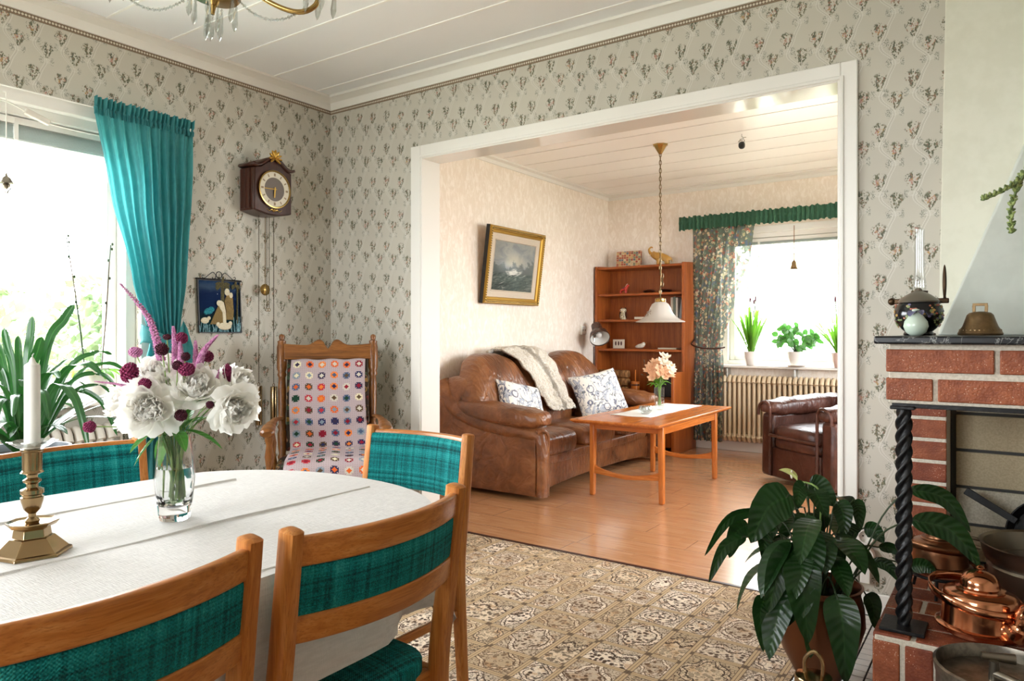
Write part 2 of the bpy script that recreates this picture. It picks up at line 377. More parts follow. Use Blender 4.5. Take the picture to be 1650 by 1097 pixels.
def _mar():
    m = MARBLE; n = m.noise(m.obj(), 11, 5, .6, 2.); m.base(m.mix((n-.5).abs().step(.018, .004)*.6, '#151618', '#8a8a86'))
_mar()
PLASTER = speckle('cream_plaster', '#d3d1c0', '#d8d6c6', 14, .8, .05); PLASTER2 = speckle('hood_plaster', '#bcc0b6', '#c2c6bc', 14, .8, .05)
TILE = plain('white_tile', '#cfccc8', .3); GROUT = plain('dark_grout', '#1d1a1a', .9)
LILYLEAF = leafmat('peace_lily_leaf', '#112a10', '#22491b', .34, .25, .28, 70., '#2f5226'); CLIVIA = leafmat('strap_leaf', '#173f1c', '#2b5f26', .26, .3, .10, 8., '#3f7d33')
FRESH = leafmat('fresh_leaf', '#4f8f22', '#7fb838', .4, .5, .2, 30., '#a8cf66'); MIDLEAF = leafmat('mid_leaf', '#2f6a26', '#4f8a34', .35, .4, .3, 40., '#7aa85a')
STEM = plain('green_stem', '#7f9a55', .5); DARKSTEM = plain('dark_stem', '#2c3f22', .5); BARK = speckle('brown_bark', '#4f3c2a', '#6b5440', 60, .9, .5)
PETAL = Mat('white_petal', '#fbf9f4', .6, spec=.2).translucent(.5); PINK = speckle('pink_floret', '#b56a9c', '#d79cc0', 200, .8, .6); MAGENTA = speckle('magenta_floret', '#7c1f4a', '#a03a68', 220, .8, .6); MAROON = speckle('maroon_floret', '#3c1020', '#5e1c34', 220, .8, .6)
PEACH = Mat('peach_petal', '#f3cba8', .6, spec=.2).translucent(.3); CREAM = Mat('cream_petal', '#f2ead8', .6, spec=.2).translucent(.3); LIME = Mat('lime_spathe', '#cfd88a', .5).translucent(.3)
CERAMIC = plain('white_ceramic', '#e6e2dc', .2); TERRA = plain('terracotta', '#a2593a', .7); SOIL = speckle('soil', '#1f1712', '#3a2c20', 80, .95, .6)
GLASS = solidglass('clear_glass'); WATER = solidglass('water', '#f6fbfa', 1.33); PANE = lowglass('window_glass', (1, 1, 1), .0); CHIMNEY = lowglass('lamp_glass', (.93, .945, .94), .07, .15); CRYSTAL = lowglass('crystal', (.84, .87, .86), .20, .03); AQUA = lowglass('aqua_glass', (.97, .992, .99), .03, .02)
WAX = Mat('candle_wax', '#f4f1ea', .5); RADWHITE = plain('radiator_enamel', '#d9d3c8', .35); RADCREAM = plain('cream_radiator_enamel', '#d6c3a4', .35)

# ------------------------------------------------------------------ mesh tools
def V(*a): return Vector(a)
class MB:
    def __init__(s): s.v = []; s.f = []; s.uv = []; s.mi = []; s.cur = 0; s.T = None
    def add(s, verts, faces, uvs=None):
        b = len(s.v)
        for k, p in enumerate(verts):
            p = Vector(p); s.v.append(s.T @ p if s.T is not None else p); s.uv.append(uvs[k] if uvs else (0., 0.))
        for f in faces: s.f.append([b+i for i in f]); s.mi.append(s.cur)
        return s
    def box(s, x0, y0, z0, x1, y1, z1):
        v = [(x, y, z) for z in (z0, z1) for y in (y0, y1) for x in (x0, x1)]
        return s.add(v, [(0, 2, 3, 1), (4, 5, 7, 6), (0, 1, 5, 4), (2, 6, 7, 3), (0, 4, 6, 2), (1, 3, 7, 5)])
    def bar(s, a, b, wx, wy, up=(0, 0, 1), w2=None):
        a, b = Vector(a), Vector(b); d = (b-a).normalized(); u = Vector(up)
        sx = d.cross(u)
        if sx.length < 1e-4: sx = d.cross(Vector((1, 0, 0)))
        sx.normalize(); sy = sx.cross(d).normalized(); w2 = w2 or (wx, wy)
        v = [p+sx*(i*ww[0]/2)+sy*(j*ww[1]/2) for p, ww in ((a, (wx, wy)), (b, w2)) for j in (-1, 1) for i in (-1, 1)]
        return s.add(v, [(0, 2, 3, 1), (4, 5, 7, 6), (0, 1, 5, 4), (2, 6, 7, 3), (0, 4, 6, 2), (1, 3, 7, 5)])
    def grid(s, fn, nu, nv, cu=False, cv=False, flip=False):
        v = []; uv = []
        for j in range(nv+1 if not cv else nv):
            for i in range(nu+1 if not cu else nu):
                a, b = i/nu, j/nv; v.append(fn(a, b)); uv.append((a, b))
        W = nu if cu else nu+1; H = nv if cv else nv+1; f = []
        for j in range(nv):
            for i in range(nu):
                q = (j*W+i, j*W+(i+1) % W, ((j+1) % H)*W+(i+1) % W, ((j+1) % H)*W+i)
                f.append(q[::-1] if flip else q)
        return s.add(v, f, uv)
    def tube(s, path, r, n=8, cap=True, closed=False, flat=1., ref=None, sq=0):
        P = [Vector(p) for p in path]; m = len(P); R = [r]*m if isinstance(r, (int, float)) else list(r)
        if len(R) != m: R = [R[min(len(R)-1, int(i/(m-1)*(len(R)-1)+.5))] for i in range(m)]
        v = []; uv = []; N = None
        for i, p in enumerate(P):
            if closed: t = P[(i+1) % m]-P[i-1]
            else: t = P[min(i+1, m-1)]-P[max(i-1, 0)]
            t.normalize()
            if N is None:
                N = Vector(ref) if ref else (Vector((0, 0, 1)) if abs(t.z) < .9 else Vector((1, 0, 0)))
            N = (N-t*N.dot(t))
            if N.length < 1e-5: N = t.orthogonal()
            N.normalize(); B = t.cross(N)
            for k in range(n):
                a = 2*pi*k/n; q = 1/(abs(cos(a))**sq+abs(sin(a))**sq)**(1/sq) if sq else 1.; v.append(p+N*(cos(a)*R[i]*flat*q)+B*(sin(a)*R[i]*q)); uv.append((k/n, i/max(1, m-1)))
        f = []
        for i in range(m if closed else m-1):
            for k in range(n):
                f.append((i*n+k, i*n+(k+1) % n, ((i+1) % m)*n+(k+1) % n, ((i+1) % m)*n+k))
        if cap and not closed: f.append(tuple(range(n))[::-1]); f.append(tuple((m-1)*n+k for k in range(n)))
        return s.add(v, f, uv)
    def lathe(s, prof, c=(0, 0, 0), n=24, axis=None, shape=None, cap=False):
        c = Vector(c); v = []; uv = []; m = len(prof); q = axis.to_track_quat('Z', 'Y') if axis is not None else None
        for i, (r, z) in enumerate(prof):
            for k in range(n):
                a = 2*pi*k/n; rr = r*(shape(a, z) if shape else 1); p = Vector((cos(a)*rr, sin(a)*rr, z))
                v.append(c+(q @ p if q else p)); uv.append((k/n, i/(m-1)))
        f = [(i*n+k, i*n+(k+1) % n, (i+1)*n+(k+1) % n, (i+1)*n+k) for i in range(m-1) for k in range(n)]
        if cap and prof[0][0] > 1e-5: f.append(tuple(range(n))[::-1])
        if cap and prof[-1][0] > 1e-5: f.append(tuple((m-1)*n+k for k in range(n)))
        return s.add(v, f, uv)
    def ball(s, c, r, nu=14, nv=8, e=1., rot=None, fn=None):
        c = Vector(c); r = (r, r, r) if isinstance(r, (int, float)) else r
        sg = lambda x: math.copysign(abs(x)**e, x)
        def g(a, b):
            th = a*2*pi; ph = (b-.5)*pi; p = Vector((r[0]*sg(cos(ph))*sg(cos(th)), r[1]*sg(cos(ph))*sg(sin(th)), r[2]*sg(sin(ph))))
            if fn: p = fn(p)
            return c+(rot @ p if rot else p)
        return s.grid(g, nu, nv, cu=True)
    def prism(s, pts, d):
        n = len(pts); P = [Vector(p) for p in pts]; d = Vector(d)
        return s.add(P+[p+d for p in P], [tuple(range(n))[::-1], tuple(range(n, 2*n))]+[(i, (i+1) % n, n+(i+1) % n, n+i) for i in range(n)])
    def leaf(s, base, d, L, W, droop=.8, nseg=9, nw=4, fold=.25, twist=0., prof=None, wave=0., side=None):
        base = Vector(base); d = Vector(d).normalized(); sd = Vector(side) if side else d.cross(Vector((0, 0, 1)))
        if sd.length < .05: sd = Vector((random.uniform(-1, 1), random.uniform(-1, 1), 0))
        sd.normalize(); sd = Matrix.Rotation(twist, 3, d) @ sd; p = base.copy(); t = d.copy(); ph = random.uniform(0, 6)
        prof = prof or (lambda u: sin(pi*min(1, u**.8))**.75)
        v = []; uv = []
        for i in range(nseg+1):
            u = i/nseg
            nrm = sd.cross(t).normalized(); ww = W*max(.012, prof(u))
            for k in range(nw+1):
                a = k/nw-.5; v.append(p+sd*(a*2*ww)+nrm*(abs(a)*2*fold*ww+wave*ww*sin(u*14+ph+a*3)*abs(a))); uv.append((k/nw, u))
            t = (t+Vector((0, 0, -droop/nseg))).normalized(); sd = (sd-t*sd.dot(t)).normalized(); p = p+t*(L/nseg)
        W1 = nw+1
        return s.add(v, [(i*W1+k, i*W1+k+1, (i+1)*W1+k+1, (i+1)*W1+k) for i in range(nseg) for k in range(nw)], uv)
    def build(s, name, mats, parent=None, smooth=True, ang=40, bevel=0., seg=2, sub=0, loc=None, solid=0.):
        me = bpy.data.meshes.new(name); me.from_pydata([tuple(p) for p in s.v], [], s.f); me.update()
        ul = me.uv_layers.new(name='UVMap')
        buf = []
        for l in me.loops: buf.extend(s.uv[l.vertex_index])
        ul.data.foreach_set('uv', buf)
        for m in (mats if isinstance(mats, (list, tuple)) else [mats]): me.materials.append(m.m)
        me.polygons.foreach_set('material_index', s.mi)
        if smooth:
            me.polygons.foreach_set('use_smooth', [True]*len(me.polygons))
            try: me.set_sharp_from_angle(angle=radians(ang))
            except Exception: pass
        o = bpy.data.objects.new(name, me); COL.objects.link(o)
        if parent is not None: o.parent = parent
        if loc is not None: o.location = loc
        if solid:
            q = o.modifiers.new('thick', 'SOLIDIFY'); q.thickness = solid; q.offset = 0
        if bevel:
            q = o.modifiers.new('soft', 'BEVEL'); q.width = bevel; q.segments = seg; q.limit_method = 'ANGLE'; q.angle_limit = radians(35)
        if sub:
            q = o.modifiers.new('sub', 'SUBSURF'); q.levels = sub; q.render_levels = sub
        return o
def skin(name, mat, pts, edges, radii, parent=None, sub=2, loc=None, mi=None):
    me = bpy.data.meshes.new(name); me.from_pydata(pts, edges, [])
    me.materials.append(mat.m); o = bpy.data.objects.new(name, me); COL.objects.link(o)
    o.modifiers.new('skin', 'SKIN').use_smooth_shade = True
    for k, r in enumerate(radii): me.skin_vertices[0].data[k].radius = (r, r) if isinstance(r, (int, float)) else r
    me.skin_vertices[0].data[0].use_root = True
    q = o.modifiers.new('sub', 'SUBSURF'); q.levels = sub; q.render_levels = sub
    if parent is not None: o.parent = parent
    if loc is not None: o.location = loc
    return o
def tag(o, label=None, cat=None, group=None, kind=None):
    if label: o['label'] = label
    if cat: o['category'] = cat
    if group: o['group'] = group
    if kind: o['kind'] = kind
    return o
def thing(name, label, cat, loc=(0, 0, 0), rz=0., group=None):
    o = bpy.data.objects.new(name, None); COL.objects.link(o); o.location = loc; o.rotation_euler = (0, 0, rz); o.empty_display_size = .1
    return tag(o, label, cat, group)
def copy_tree(o, parent=None):
    c = o.copy(); COL.objects.link(c)
    if parent is not None: c.parent = parent
    for ch in list(o.children): copy_tree(ch, c)
    return c
def struct(o): o['kind'] = 'structure'; return o
def lerp(a, b, t): return a+(b-a)*t
def interp(pts, u):
    n = len(pts)-1; x = max(0, min(.99999, u))*n; i = int(x); t = x-i
    P = [Vector(pts[max(0, min(n, k))]) for k in (i-1, i, i+1, i+2)]
    return .5*((2*P[1])+(P[2]-P[0])*t+(2*P[0]-5*P[1]+4*P[2]-P[3])*t*t+(3*P[1]-P[0]-3*P[2]+P[3])*t**3)
def curve(pts, n=16): return [interp(pts, i/n) for i in range(n+1)]

# ------------------------------------------------------------------ the setting: two rooms
DX1, DY0, CH, LX0, LX1, LY1, LCH, TH = 5.2, -5.3, 2.575, .114, 4.4, 3.6, 2.51, .13
struct(MB().box(-.05, DY0-.1, -.08, DX1+.1, LY1+.1, 0).build('floor', LAMINATE, smooth=False))
tag(MB().box(0., DY0, 0, 2.983, -.004, .006).build('patterned_carpet', PATCH, smooth=False), 'brown and cream patchwork patterned carpet covering the dining room floor', 'carpet')
# white mosaic tiles with dark joints before the hearth
mb = MB(); mb.box(2.986, -2.2, 0, 4.6, -.0, .004); mb.cur = 1
for i in range(18):
    for j in range(36):
        x = 2.99+i*.047; y = -1.72+j*.047
        if y < -.06: mb.box(x, y, .003, x+.041, y+.041, .007)
o = mb.build('floor', [GROUT, TILE], smooth=False); struct(o)
# dining ceiling: white boards with pale battens in the joints
struct(MB().box(-.05, DY0-.1, CH, DX1+.1, TH*.5, CH+.1).build('ceiling', CEIL, smooth=False))
for k in range(17):
    y = -.172-.311*k
    struct(MB().box(.075, y-.006, CH-.004, DX1, y+.006, CH+.01).build('trim_%d' % (k+20), BATTEN, smooth=False))
# living room ceiling of narrow boards with fine dark joints
mb = MB(); yy = [TH]+[1.645+.308*(k-5) for k in range(1, 12)]+[LY1]
yy = sorted(set([y for y in yy if TH <= y <= LY1]))
for a, b in zip(yy[:-1], yy[1:]): mb.box(LX0-.05, a+.0065, LCH, LX1+.05, b-.0065, LCH+.02)
mb.cur = 1; mb.box(LX0-.05, TH*.5, LCH+.004, LX1+.05, LY1+.05, LCH+.1)
struct(mb.build('ceiling', [LRCEIL, GROOVE], smooth=False))
# dining left wall with its window opening
WY0, WY1, WZ0, WZ1 = -3.62, -1.22, .79, 2.135
mb = MB()
for b in ((DY0, 0, 0, WZ0), (DY0, 0, WZ1, CH+.05), (DY0, WY0, WZ0, WZ1), (WY1, 0, WZ0, WZ1)): mb.box(-.24, b[0], b[2], 0, b[1] if b[1] else TH, b[3])
struct(mb.build('wall_left', WALLPAPER, smooth=False))
# partition with the wide opening
OX0, OX1, OZ = .775, 3.0, 2.105
mb = MB()
mb.box(0, 0, 0, OX0, TH*.5, CH+.05); mb.box(OX1, 0, 0, DX1, TH*.5, CH+.05); mb.box(OX0, 0, OZ, OX1, TH*.5, CH+.05)
struct(mb.build('wall_partition', WALLPAPER, smooth=False))
mb = MB()
mb.box(0, TH*.5, 0, OX0, TH, CH+.05); mb.box(OX1, TH*.5, 0, DX1, TH, CH+.05); mb.box(OX0, TH*.5, OZ, OX1, TH, CH+.05)
struct(mb.build('wall_partition', PALE, smooth=False))
# casing and lining of the opening
mb = MB(); cw, ct = .074, .018
mb.box(OX0-cw, -ct, 0, OX0, 0, OZ+.066); mb.box(OX1, -ct, 0, OX1+cw-.013, 0, OZ+.066); mb.box(OX0, -ct, OZ, OX1, 0, OZ+.066)
mb.box(OX0-.012, -ct-.006, 0, OX0+.004, .0, OZ+.012); mb.box(OX1-.004, -ct-.006, 0, OX1+.012, 0, OZ+.012); mb.box(OX0, -ct-.006, OZ-.004, OX1, 0, OZ+.012)
struct(mb.build('trim_1', WHITE, bevel=.004))
mb = MB(); mb.box(OX0-.002, -ct, 0, OX0+.012, TH+.01, OZ); mb.box(OX1-.012, -ct, 0, OX1+.002, TH+.01, OZ)
struct(mb.build('trim_2', WHITE, bevel=.002))
struct(MB().box(OX0+.012, -ct, OZ-.012, OX1-.012, TH+.01, OZ+.002).build('trim_3', GLOSSWHITE, bevel=.002))
struct(MB().box(OX0+.012, -.012, 0, OX1-.012, .012, .009).build('trim_4', DARKWOOD, bevel=.003))
# other walls of the dining room; the back wall has an unseen window added for daylight
mb = MB(); bx0, bx1, bz0, bz1 = .9, 2.9, .95, 2.25
mb.box(-.24, DY0-.15, 0, bx0, DY0, CH+.05); mb.box(bx1, DY0-.15, 0, DX1+.1, DY0, CH+.05); mb.box(bx0, DY0-.15, 0, bx1, DY0, bz0); mb.box(bx0, DY0-.15, bz1, bx1, DY0, CH+.05)
struct(mb.build('wall_back', WALLPAPER, smooth=False))
struct(MB().box(DX1, DY0, 0, DX1+.1, TH, CH+.05).build('wall_right', WALLPAPER, smooth=False))
# living room walls
LWX0, LWX1, LWZ0, LWZ1 = 1.30, 2.80, .80, 2.045
struct(MB().box(LX0-.1, TH, 0, LX0, LY1+.12, LCH+.08).build('wall_living_left', PALE, smooth=False))
mb = MB(); ry0, ry1, rz0, rz1 = .75, 2.75, .75, 2.15
for q in ((TH, LY1+.12, 0, rz0), (TH, LY1+.12, rz1, LCH+.08), (TH, ry0, rz0, rz1), (ry1, LY1+.12, rz0, rz1)): mb.box(LX1, q[0], q[2], LX1+.2, q[1], q[3])
struct(mb.build('wall_living_right', PALE, smooth=False))
mb = MB()
mb.box(LX0, LY1, 0, LX1, LY1+.2, LWZ0); mb.box(LX0, LY1, LWZ1, LX1, LY1+.2, LCH+.08); mb.box(LX0, LY1, LWZ0, LWX0, LY1+.2, LWZ1); mb.box(LWX1, LY1, LWZ0, LX1, LY1+.2, LWZ1)
struct(mb.build('wall_living_far', PALE, smooth=False))
# cornices: coved section swept along the wall
def cornice(name, a, b, inward, ch, d=.075, hgt=.07):
    a, b, n = Vector(a), Vector(b), Vector(inward); prof = [(0, -hgt), (.012, -hgt), (.014, -hgt*.82), (d*.35, -hgt*.45), (d*.75, -.016), (d, -.014), (d, 0), (0, 0)]
    pts = [a+n*p+Vector((0, 0, ch+q)) for p, q in prof]
    return struct(MB().prism(pts, b-a).build(name, WHITE, ang=25))
cornice('trim_5', (0, DY0, 0), (0, 0, 0), (1, 0, 0), CH); cornice('trim_6', (0, 0, 0), (DX1, 0, 0), (0, -1, 0), CH)
cornice('trim_7', (LX0, TH, 0), (LX0, LY1, 0), (1, 0, 0), LCH, .05, .05); cornice('trim_8', (LX0, LY1, 0), (LX1, LY1, 0), (0, -1, 0), LCH, .05, .05)
# beaded paper border under the dining cornice
BORD = Mat('bead_border', rough=.7)
def _b():
    m = BORD; x, y, z = m.sep(m.obj()); s = x+y; q = ((s/.0135).fract()-.5)*.0135; t = z-2.494
    bead = (q*q+t*t).sqrt().step(.0058, .0048); ln = (t.abs()-.0095).abs().step(.0028, .0018)
    m.base(m.mix(bead, m.mix(ln, '#6b5948', '#8a765f'), '#cfc6b4'))
_b()
struct(MB().box(0, DY0, 2.482, .003, 0, 2.506).build('trim_9', BORD, smooth=False)); struct(MB().box(0, -.003, 2.482, DX1, 0, 2.506).build('trim_10', BORD, smooth=False))
# baseboards
for k, (n, b) in enumerate((('baseboard_left', (0, DY0, .014, 0)), ('baseboard_partition', (0, -.014, OX0-cw, 0)), ('baseboard_partition', (OX1+cw, -.014, DX1, 0)), ('baseboard_living_left', (LX0, TH, LX0+.014, LY1)), ('baseboard_living_far', (LX0, LY1-.014, LX1, LY1)))):
    struct(MB().box(b[0], b[1], 0, b[2], b[3], .09).build(n, WHITE, bevel=.004))
# windows: casing, sash, pane, sill board
def window(name, x0, x1, z0, z1, place, depth, sill, sill_x, sill_t=.022):
    """Built in a frame where the room lies at +y (y = 0 is the inner wall face)."""
    r = struct(bpy.data.objects.new(name, None)); COL.objects.link(r); r.matrix_world = place
    mb = MB(); t = .05
    mb.box(x0, -depth, z0, x0+t, -.04, z1); mb.box(x1-t, -depth, z0, x1, -.04, z1); mb.box(x0+t, -depth, z1-.075, x1-t, -.04, z1); mb.box(x0+t, -depth, z0, x1-t, -.04, z0+.04)
    mb.box(x0-.0, -.04, z1-.032, x1, .010, z1+.028); mb.box(x0-.05, -.002, z0, x0, .010, z1+.028); mb.box(x1, -.002, z0, x1+.05, .010, z1+.028)
    mb.build('casing', WHITE, r, bevel=.004)
    mb = MB(); a, b, c, d = x0+t, x1-t, z0+.04, z1-.075; s = .05; y0, y1 = -depth+.03, -depth+.075
    mb.box(a, y0, c, a+s, y1, d); mb.box(b-s, y0, c, b, y1, d); mb.box(a+s, y0, c, b-s, y1, c+s); mb.box(a+s, y0, d-s, b-s, y1, d)
    mb.build('sash', WHITE, r, bevel=.005)
    MB().box(a+s-.005, y0+.02, c+s-.005, b-s+.005, y0+.024, d-s+.005).build('pane', PANE, r, smooth=False)
    MB().box(sill_x[0], -depth+.02, z0-sill_t, sill_x[1], sill, z0+.002).build('sill', WHITE, r, bevel=.005)
    return r
wd = window('window_1', -1.2, 1.2, WZ0, WZ1, Matrix.Translation((0, (WY0+WY1)/2, 0)) @ Matrix.Rotation(radians(-90), 4, 'Z'), .2, .15, (-1.23, 1.23))
wl = window('window_2', -.75, .75, LWZ0, LWZ1, Matrix.Translation((2.05, LY1, 0)) @ Matrix.Rotation(radians(180), 4, 'Z'), .17, .11, (-.80, .78))
for x in (-.585+.65, .665):   # iron brackets under the living room sill
    MB().box(x-.008, .0, .56, x+.008, .10, .775).build('bracket', STEEL, wl, bevel=.002)
wr = window('added_window_living', -1., 1., .75, 2.15, Matrix.Translation((LX1, 1.75, 0)) @ Matrix.Rotation(radians(90), 4, 'Z'), .17, .1, (-1.03, 1.03))  # unseen window, added to bring more daylight into the living room
wb = window('added_window_dining', -1., 1., .95, 2.25, Matrix.Translation((1.9, DY0, 0)), .14, .1, (-1.05, 1.05))  # unseen window, added to supply daylight from behind the camera

# ------------------------------------------------------------------ dining table under its cloth
TX, TY, TZ, TA, TB, TS = 2.125, -2.62, .71, .462, .37, .50   # centre, height, half width, end depth, half straight length
def oval(t, off=0.):
    """Outline of the table, t in 0..1: two straight sides and rounded ends."""
    a = t*2*pi; e = .92; cx = math.copysign(abs(cos(a))**e, cos(a)); sy = math.copysign(abs(sin(a))**e, sin(a))
    return V((TA+off)*cx, sy*(TB+off)+math.copysign(TS, sy)*min(1, abs(sy)*2.2), 0)
t = thing('dining_table', 'oval oak dining table hidden under the white linen cloth', 'table', (TX, TY, 0))
MB().prism([oval(k/64, -.01)+V(0, 0, TZ-.028) for k in range(64)], (0, 0, .024)).build('tabletop', OAKY, t)
for sx in (-.125, -.02):
    for sy in (-1, 1): MB().tube([(sx, sy*.55, .0065), (sx, sy*.53, TZ-.03)], [.018, .028], 10).build('leg', OAKZ, t)
mb = MB(); NR = 96
def cloth(u, v):
    p = oval(u); ang = u*2*pi
    if v <= .5:   # the flat top with raised ironing folds
        k = v/.5; q = p*k; return V(q.x, q.y, TZ+.0015)
    k = (v-.5)/.5
    side = max(0, min(1, (abs(p.x)/TA-.75)*8)); yy = p.y
    drop = .335-.135*max(side, max(0, min(1, (p.y/(TS+TB)-.85)*20)))+.012*sin(ang*9)
    if p.x > 0: drop -= .012*max(0, 1-(abs(yy-.40)/.26)**3)
    n = V(p.x, p.y/2.2, 0).normalized(); amp = (.014+.012*max(0, p.x/TA))*k*k
    r = .004*sin(min(1, k*8)*pi/2)+.012*k+amp*(sin(ang*23+2*sin(ang*5))+.5*sin(ang*41+1))
    z = TZ+.0015-drop*k-(.0)
    return V(p.x+n.x*r, p.y+n.y*r, z if k > .04 else TZ+.0015-drop*k*.6)
mb.grid(cloth, NR*2, 28, cu=True)
cl = mb.build('tablecloth', LINEN, smooth=True, ang=70, loc=(TX, TY, 0)); tag(cl, 'white linen tablecloth with long ironed creases draped over the oval dining table', 'tablecloth')
CRE = Mat('ironed_crease', '#cfccc8', .9)
mb = MB()
for x, a, b in ((-.247, -.78, .66), (.105, -.84, .80), (.432, -.56, .50)):
    n = 60
    mb.grid(lambda u, v, x=x, a=a, b=b: V(x+(v-.5)*.010+.0015*sin(u*31), lerp(a, b, u), TZ+.0014+.0052*max(0, sin(v*pi))**2.5*(.75+.25*sin(u*17+x*9))), n, 10)
mb.build('crease', LINEN, cl, loc=(0, 0, 0))

# ------------------------------------------------------------------ four teak dining chairs with teal upholstery
def make_chair():
    t = thing('dining_chair', 'x', 'chair')
    W = .197; bow = lambda x: -.045*(1-(x/W)**2)
    yb = lambda z: -.222-.048*max(0, (z-.40)/.39)
    for s in (-1, 1):
        mb = MB(); pts = [(s*(W-.004), -.255, 0), (s*W, -.235, .2), (s*W, yb(.42), .42), (s*W, yb(.6), .6), (s*W, yb(.79), .792)]
        cv = curve(pts, 20); tp = (cv[-1]-cv[-2]).normalized(); cv += [cv[-1]+tp*.003, cv[-1]+tp*.0045]; mb.tube(cv, [.0125+.0035*min(1, k/8)-.0012*max(0, (k-12)/8) for k in range(21)]+[.0115, .006], 20, flat=1.2, ref=(0, 1, 0), sq=4.5); mb.build('leg', OAKZ, t)
        mb = MB(); mb.bar((s*(W-.005), .195, .415), (s*(W-.002), .21, 0), .036, .032, w2=(.024, .022)); mb.build('leg', OAKZ, t, bevel=.006)
        mb = MB(); mb.bar((s*W, -.215, .395), (s*W, .19, .405), .02, .05); mb.build('seat_rail', OAKY, t, bevel=.004)
        mb = MB(); mb.bar((s*W, -.232, .285), (s*W, .2, .285), .014, .024); mb.build('stretcher', OAKY, t, bevel=.004)
    for y in (-.205, .19): MB().box(-W+.01, y-.01, .37, W-.01, y+.01, .42).build('seat_rail', OAKX, t, bevel=.003)
    def rail(z0, z1, th, dy, mat, name, x=W-.006, par=t, puff=0.):
        def g(u, v):
            X = lerp(-x, x, u); a = v*2*pi; e = .35; c = math.copysign(abs(cos(a))**e, cos(a)); s_ = math.copysign(abs(sin(a))**e, sin(a))
            z = (z0+z1)/2+s_*(z1-z0)/2; pf = puff*(1-abs(2*u-1)**6)*max(0, 1-abs(s_)**4) if c > 0 else 0
            return V(X, yb(z)+bow(X)+dy+c*(th/2)+pf, z)
        mb = MB(); mb.grid(g, 18, 20, cv=True)
        n = 19; mb.f.append([k*n for k in range(20)]); mb.f.append([k*n+18 for k in range(20)][::-1]); mb.mi += [0, 0]
        return mb.build(name, mat, par, ang=50)
    rail(.735, .782, .020, 0, OAKX, 'top_rail'); rail(.612, .657, .020, 0, OAKX, 'back_rail')
    rail(.655, .737, .016, .001, TEAL, 'back_upholstery'); rail(.604, .772, .012, .016, TEAL, 'back_pad', W-.012, puff=.006)
    def seat(u, v):
        a = u*2*pi; c = math.copysign(abs(cos(a))**.35, cos(a)); s_ = math.copysign(abs(sin(a))**.35, sin(a)); ph = v*pi/2
        if v < .5: k = 1.; z = .415+.04*v*2*.7
        else: k = cos((v-.5)*pi)**.5 if v < 1 else 0.; z = .443+.022*sin((v-.5)*pi)
        return V(c*.205*k, -.002+s_*.218*k, z)
    mb = MB(); mb.grid(seat, 40, 14, cu=True); mb.build('seat_pad', TEALSEAT, t, ang=60)
    return t
c1 = make_chair(); chairs = [c1]+[copy_tree(c1) for _ in range(3)]
for o, x, y, rz, l in zip(chairs, (1.722, 2.046, 2.39, 2.374), (-2.19, -1.705, -2.2, -2.655), (-90, 180, 90, 90), (
    'teal upholstered oak dining chair by the window, behind the candle',
    'teal upholstered oak dining chair at the rounded table end before the wide doorway',
    'teal oak dining chair seen from behind, its whole curved back rail in view',
    'teal upholstered oak dining chair cut off by the lower left corner, seen from behind')):
    o.location = (x, y, .006); o.rotation_euler = (0, 0, radians(rz)); tag(o, l, 'chair', 'dining chairs around the oval table')

# ------------------------------------------------------------------ candlestick and candle
CX, CY = 2.144, -2.546
t = thing('candlestick', 'old brass candlestick with a wide six sided foot on the white tablecloth', 'candlestick', (CX, CY, TZ+.0025), .25)
mb = MB(); mb.lathe([(.062, 0), (.061, .004), (.056, .006), (.036, .027), (.034, .029), (.030, .03), (.028, .044), (.026, .047), (.001, .047)], n=6); mb.build('foot', OLDBRASS, t, ang=20, bevel=.001)
MB().lathe([(.001, .046), (.036, .049), (.041, .055), (.041, .057), (.034, .054), (.001, .052)], n=8).build('drip_pan', OLDBRASS, t, ang=20)
MB().lathe([(.010, .052), (.012, .058), (.006, .064), (.006, .07), (.013, .078), (.017, .092), (.018, .099), (.015, .1), (.015, .103), (.018, .105), (.018, .112), (.009, .116), (.009, .122), (.014, .126), (.014, .129), (.008, .133), (.009, .138), (.018, .142), (.015, .146), (.0155, .178), (.018, .18), (.018, .183), (.0, .183)], n=24).build('stem', OLDBRASS, t, ang=35)
r = MB().lathe([(.016, .184), (.024, .187), (.034, .195), (.036, .197), (.033, .1975), (.023, .190), (.015, .187)], n=48, shape=lambda a, z: 1+.10*cos(a*8)*max(0, (z-.186)/.01)).build('drip_ring', CRYSTAL, t); r['label'] = 'clear glass drip ring'
o = MB().lathe([(.0125, .184), (.0124, .3), (.0122, .328), (.0115, .331), (.0060, .335), (.0035, .341), (.002, .344), (0, .3445)], n=24).build('candle', WAX, loc=(CX, CY, TZ+.0025)); tag(o, 'tall white candle standing in the brass candlestick', 'candle')
MB().tube([(0, 0, .342), (.001, 0, .348), (.004, .001, .351)], .0008, 6).build('wick', LINEN, o)

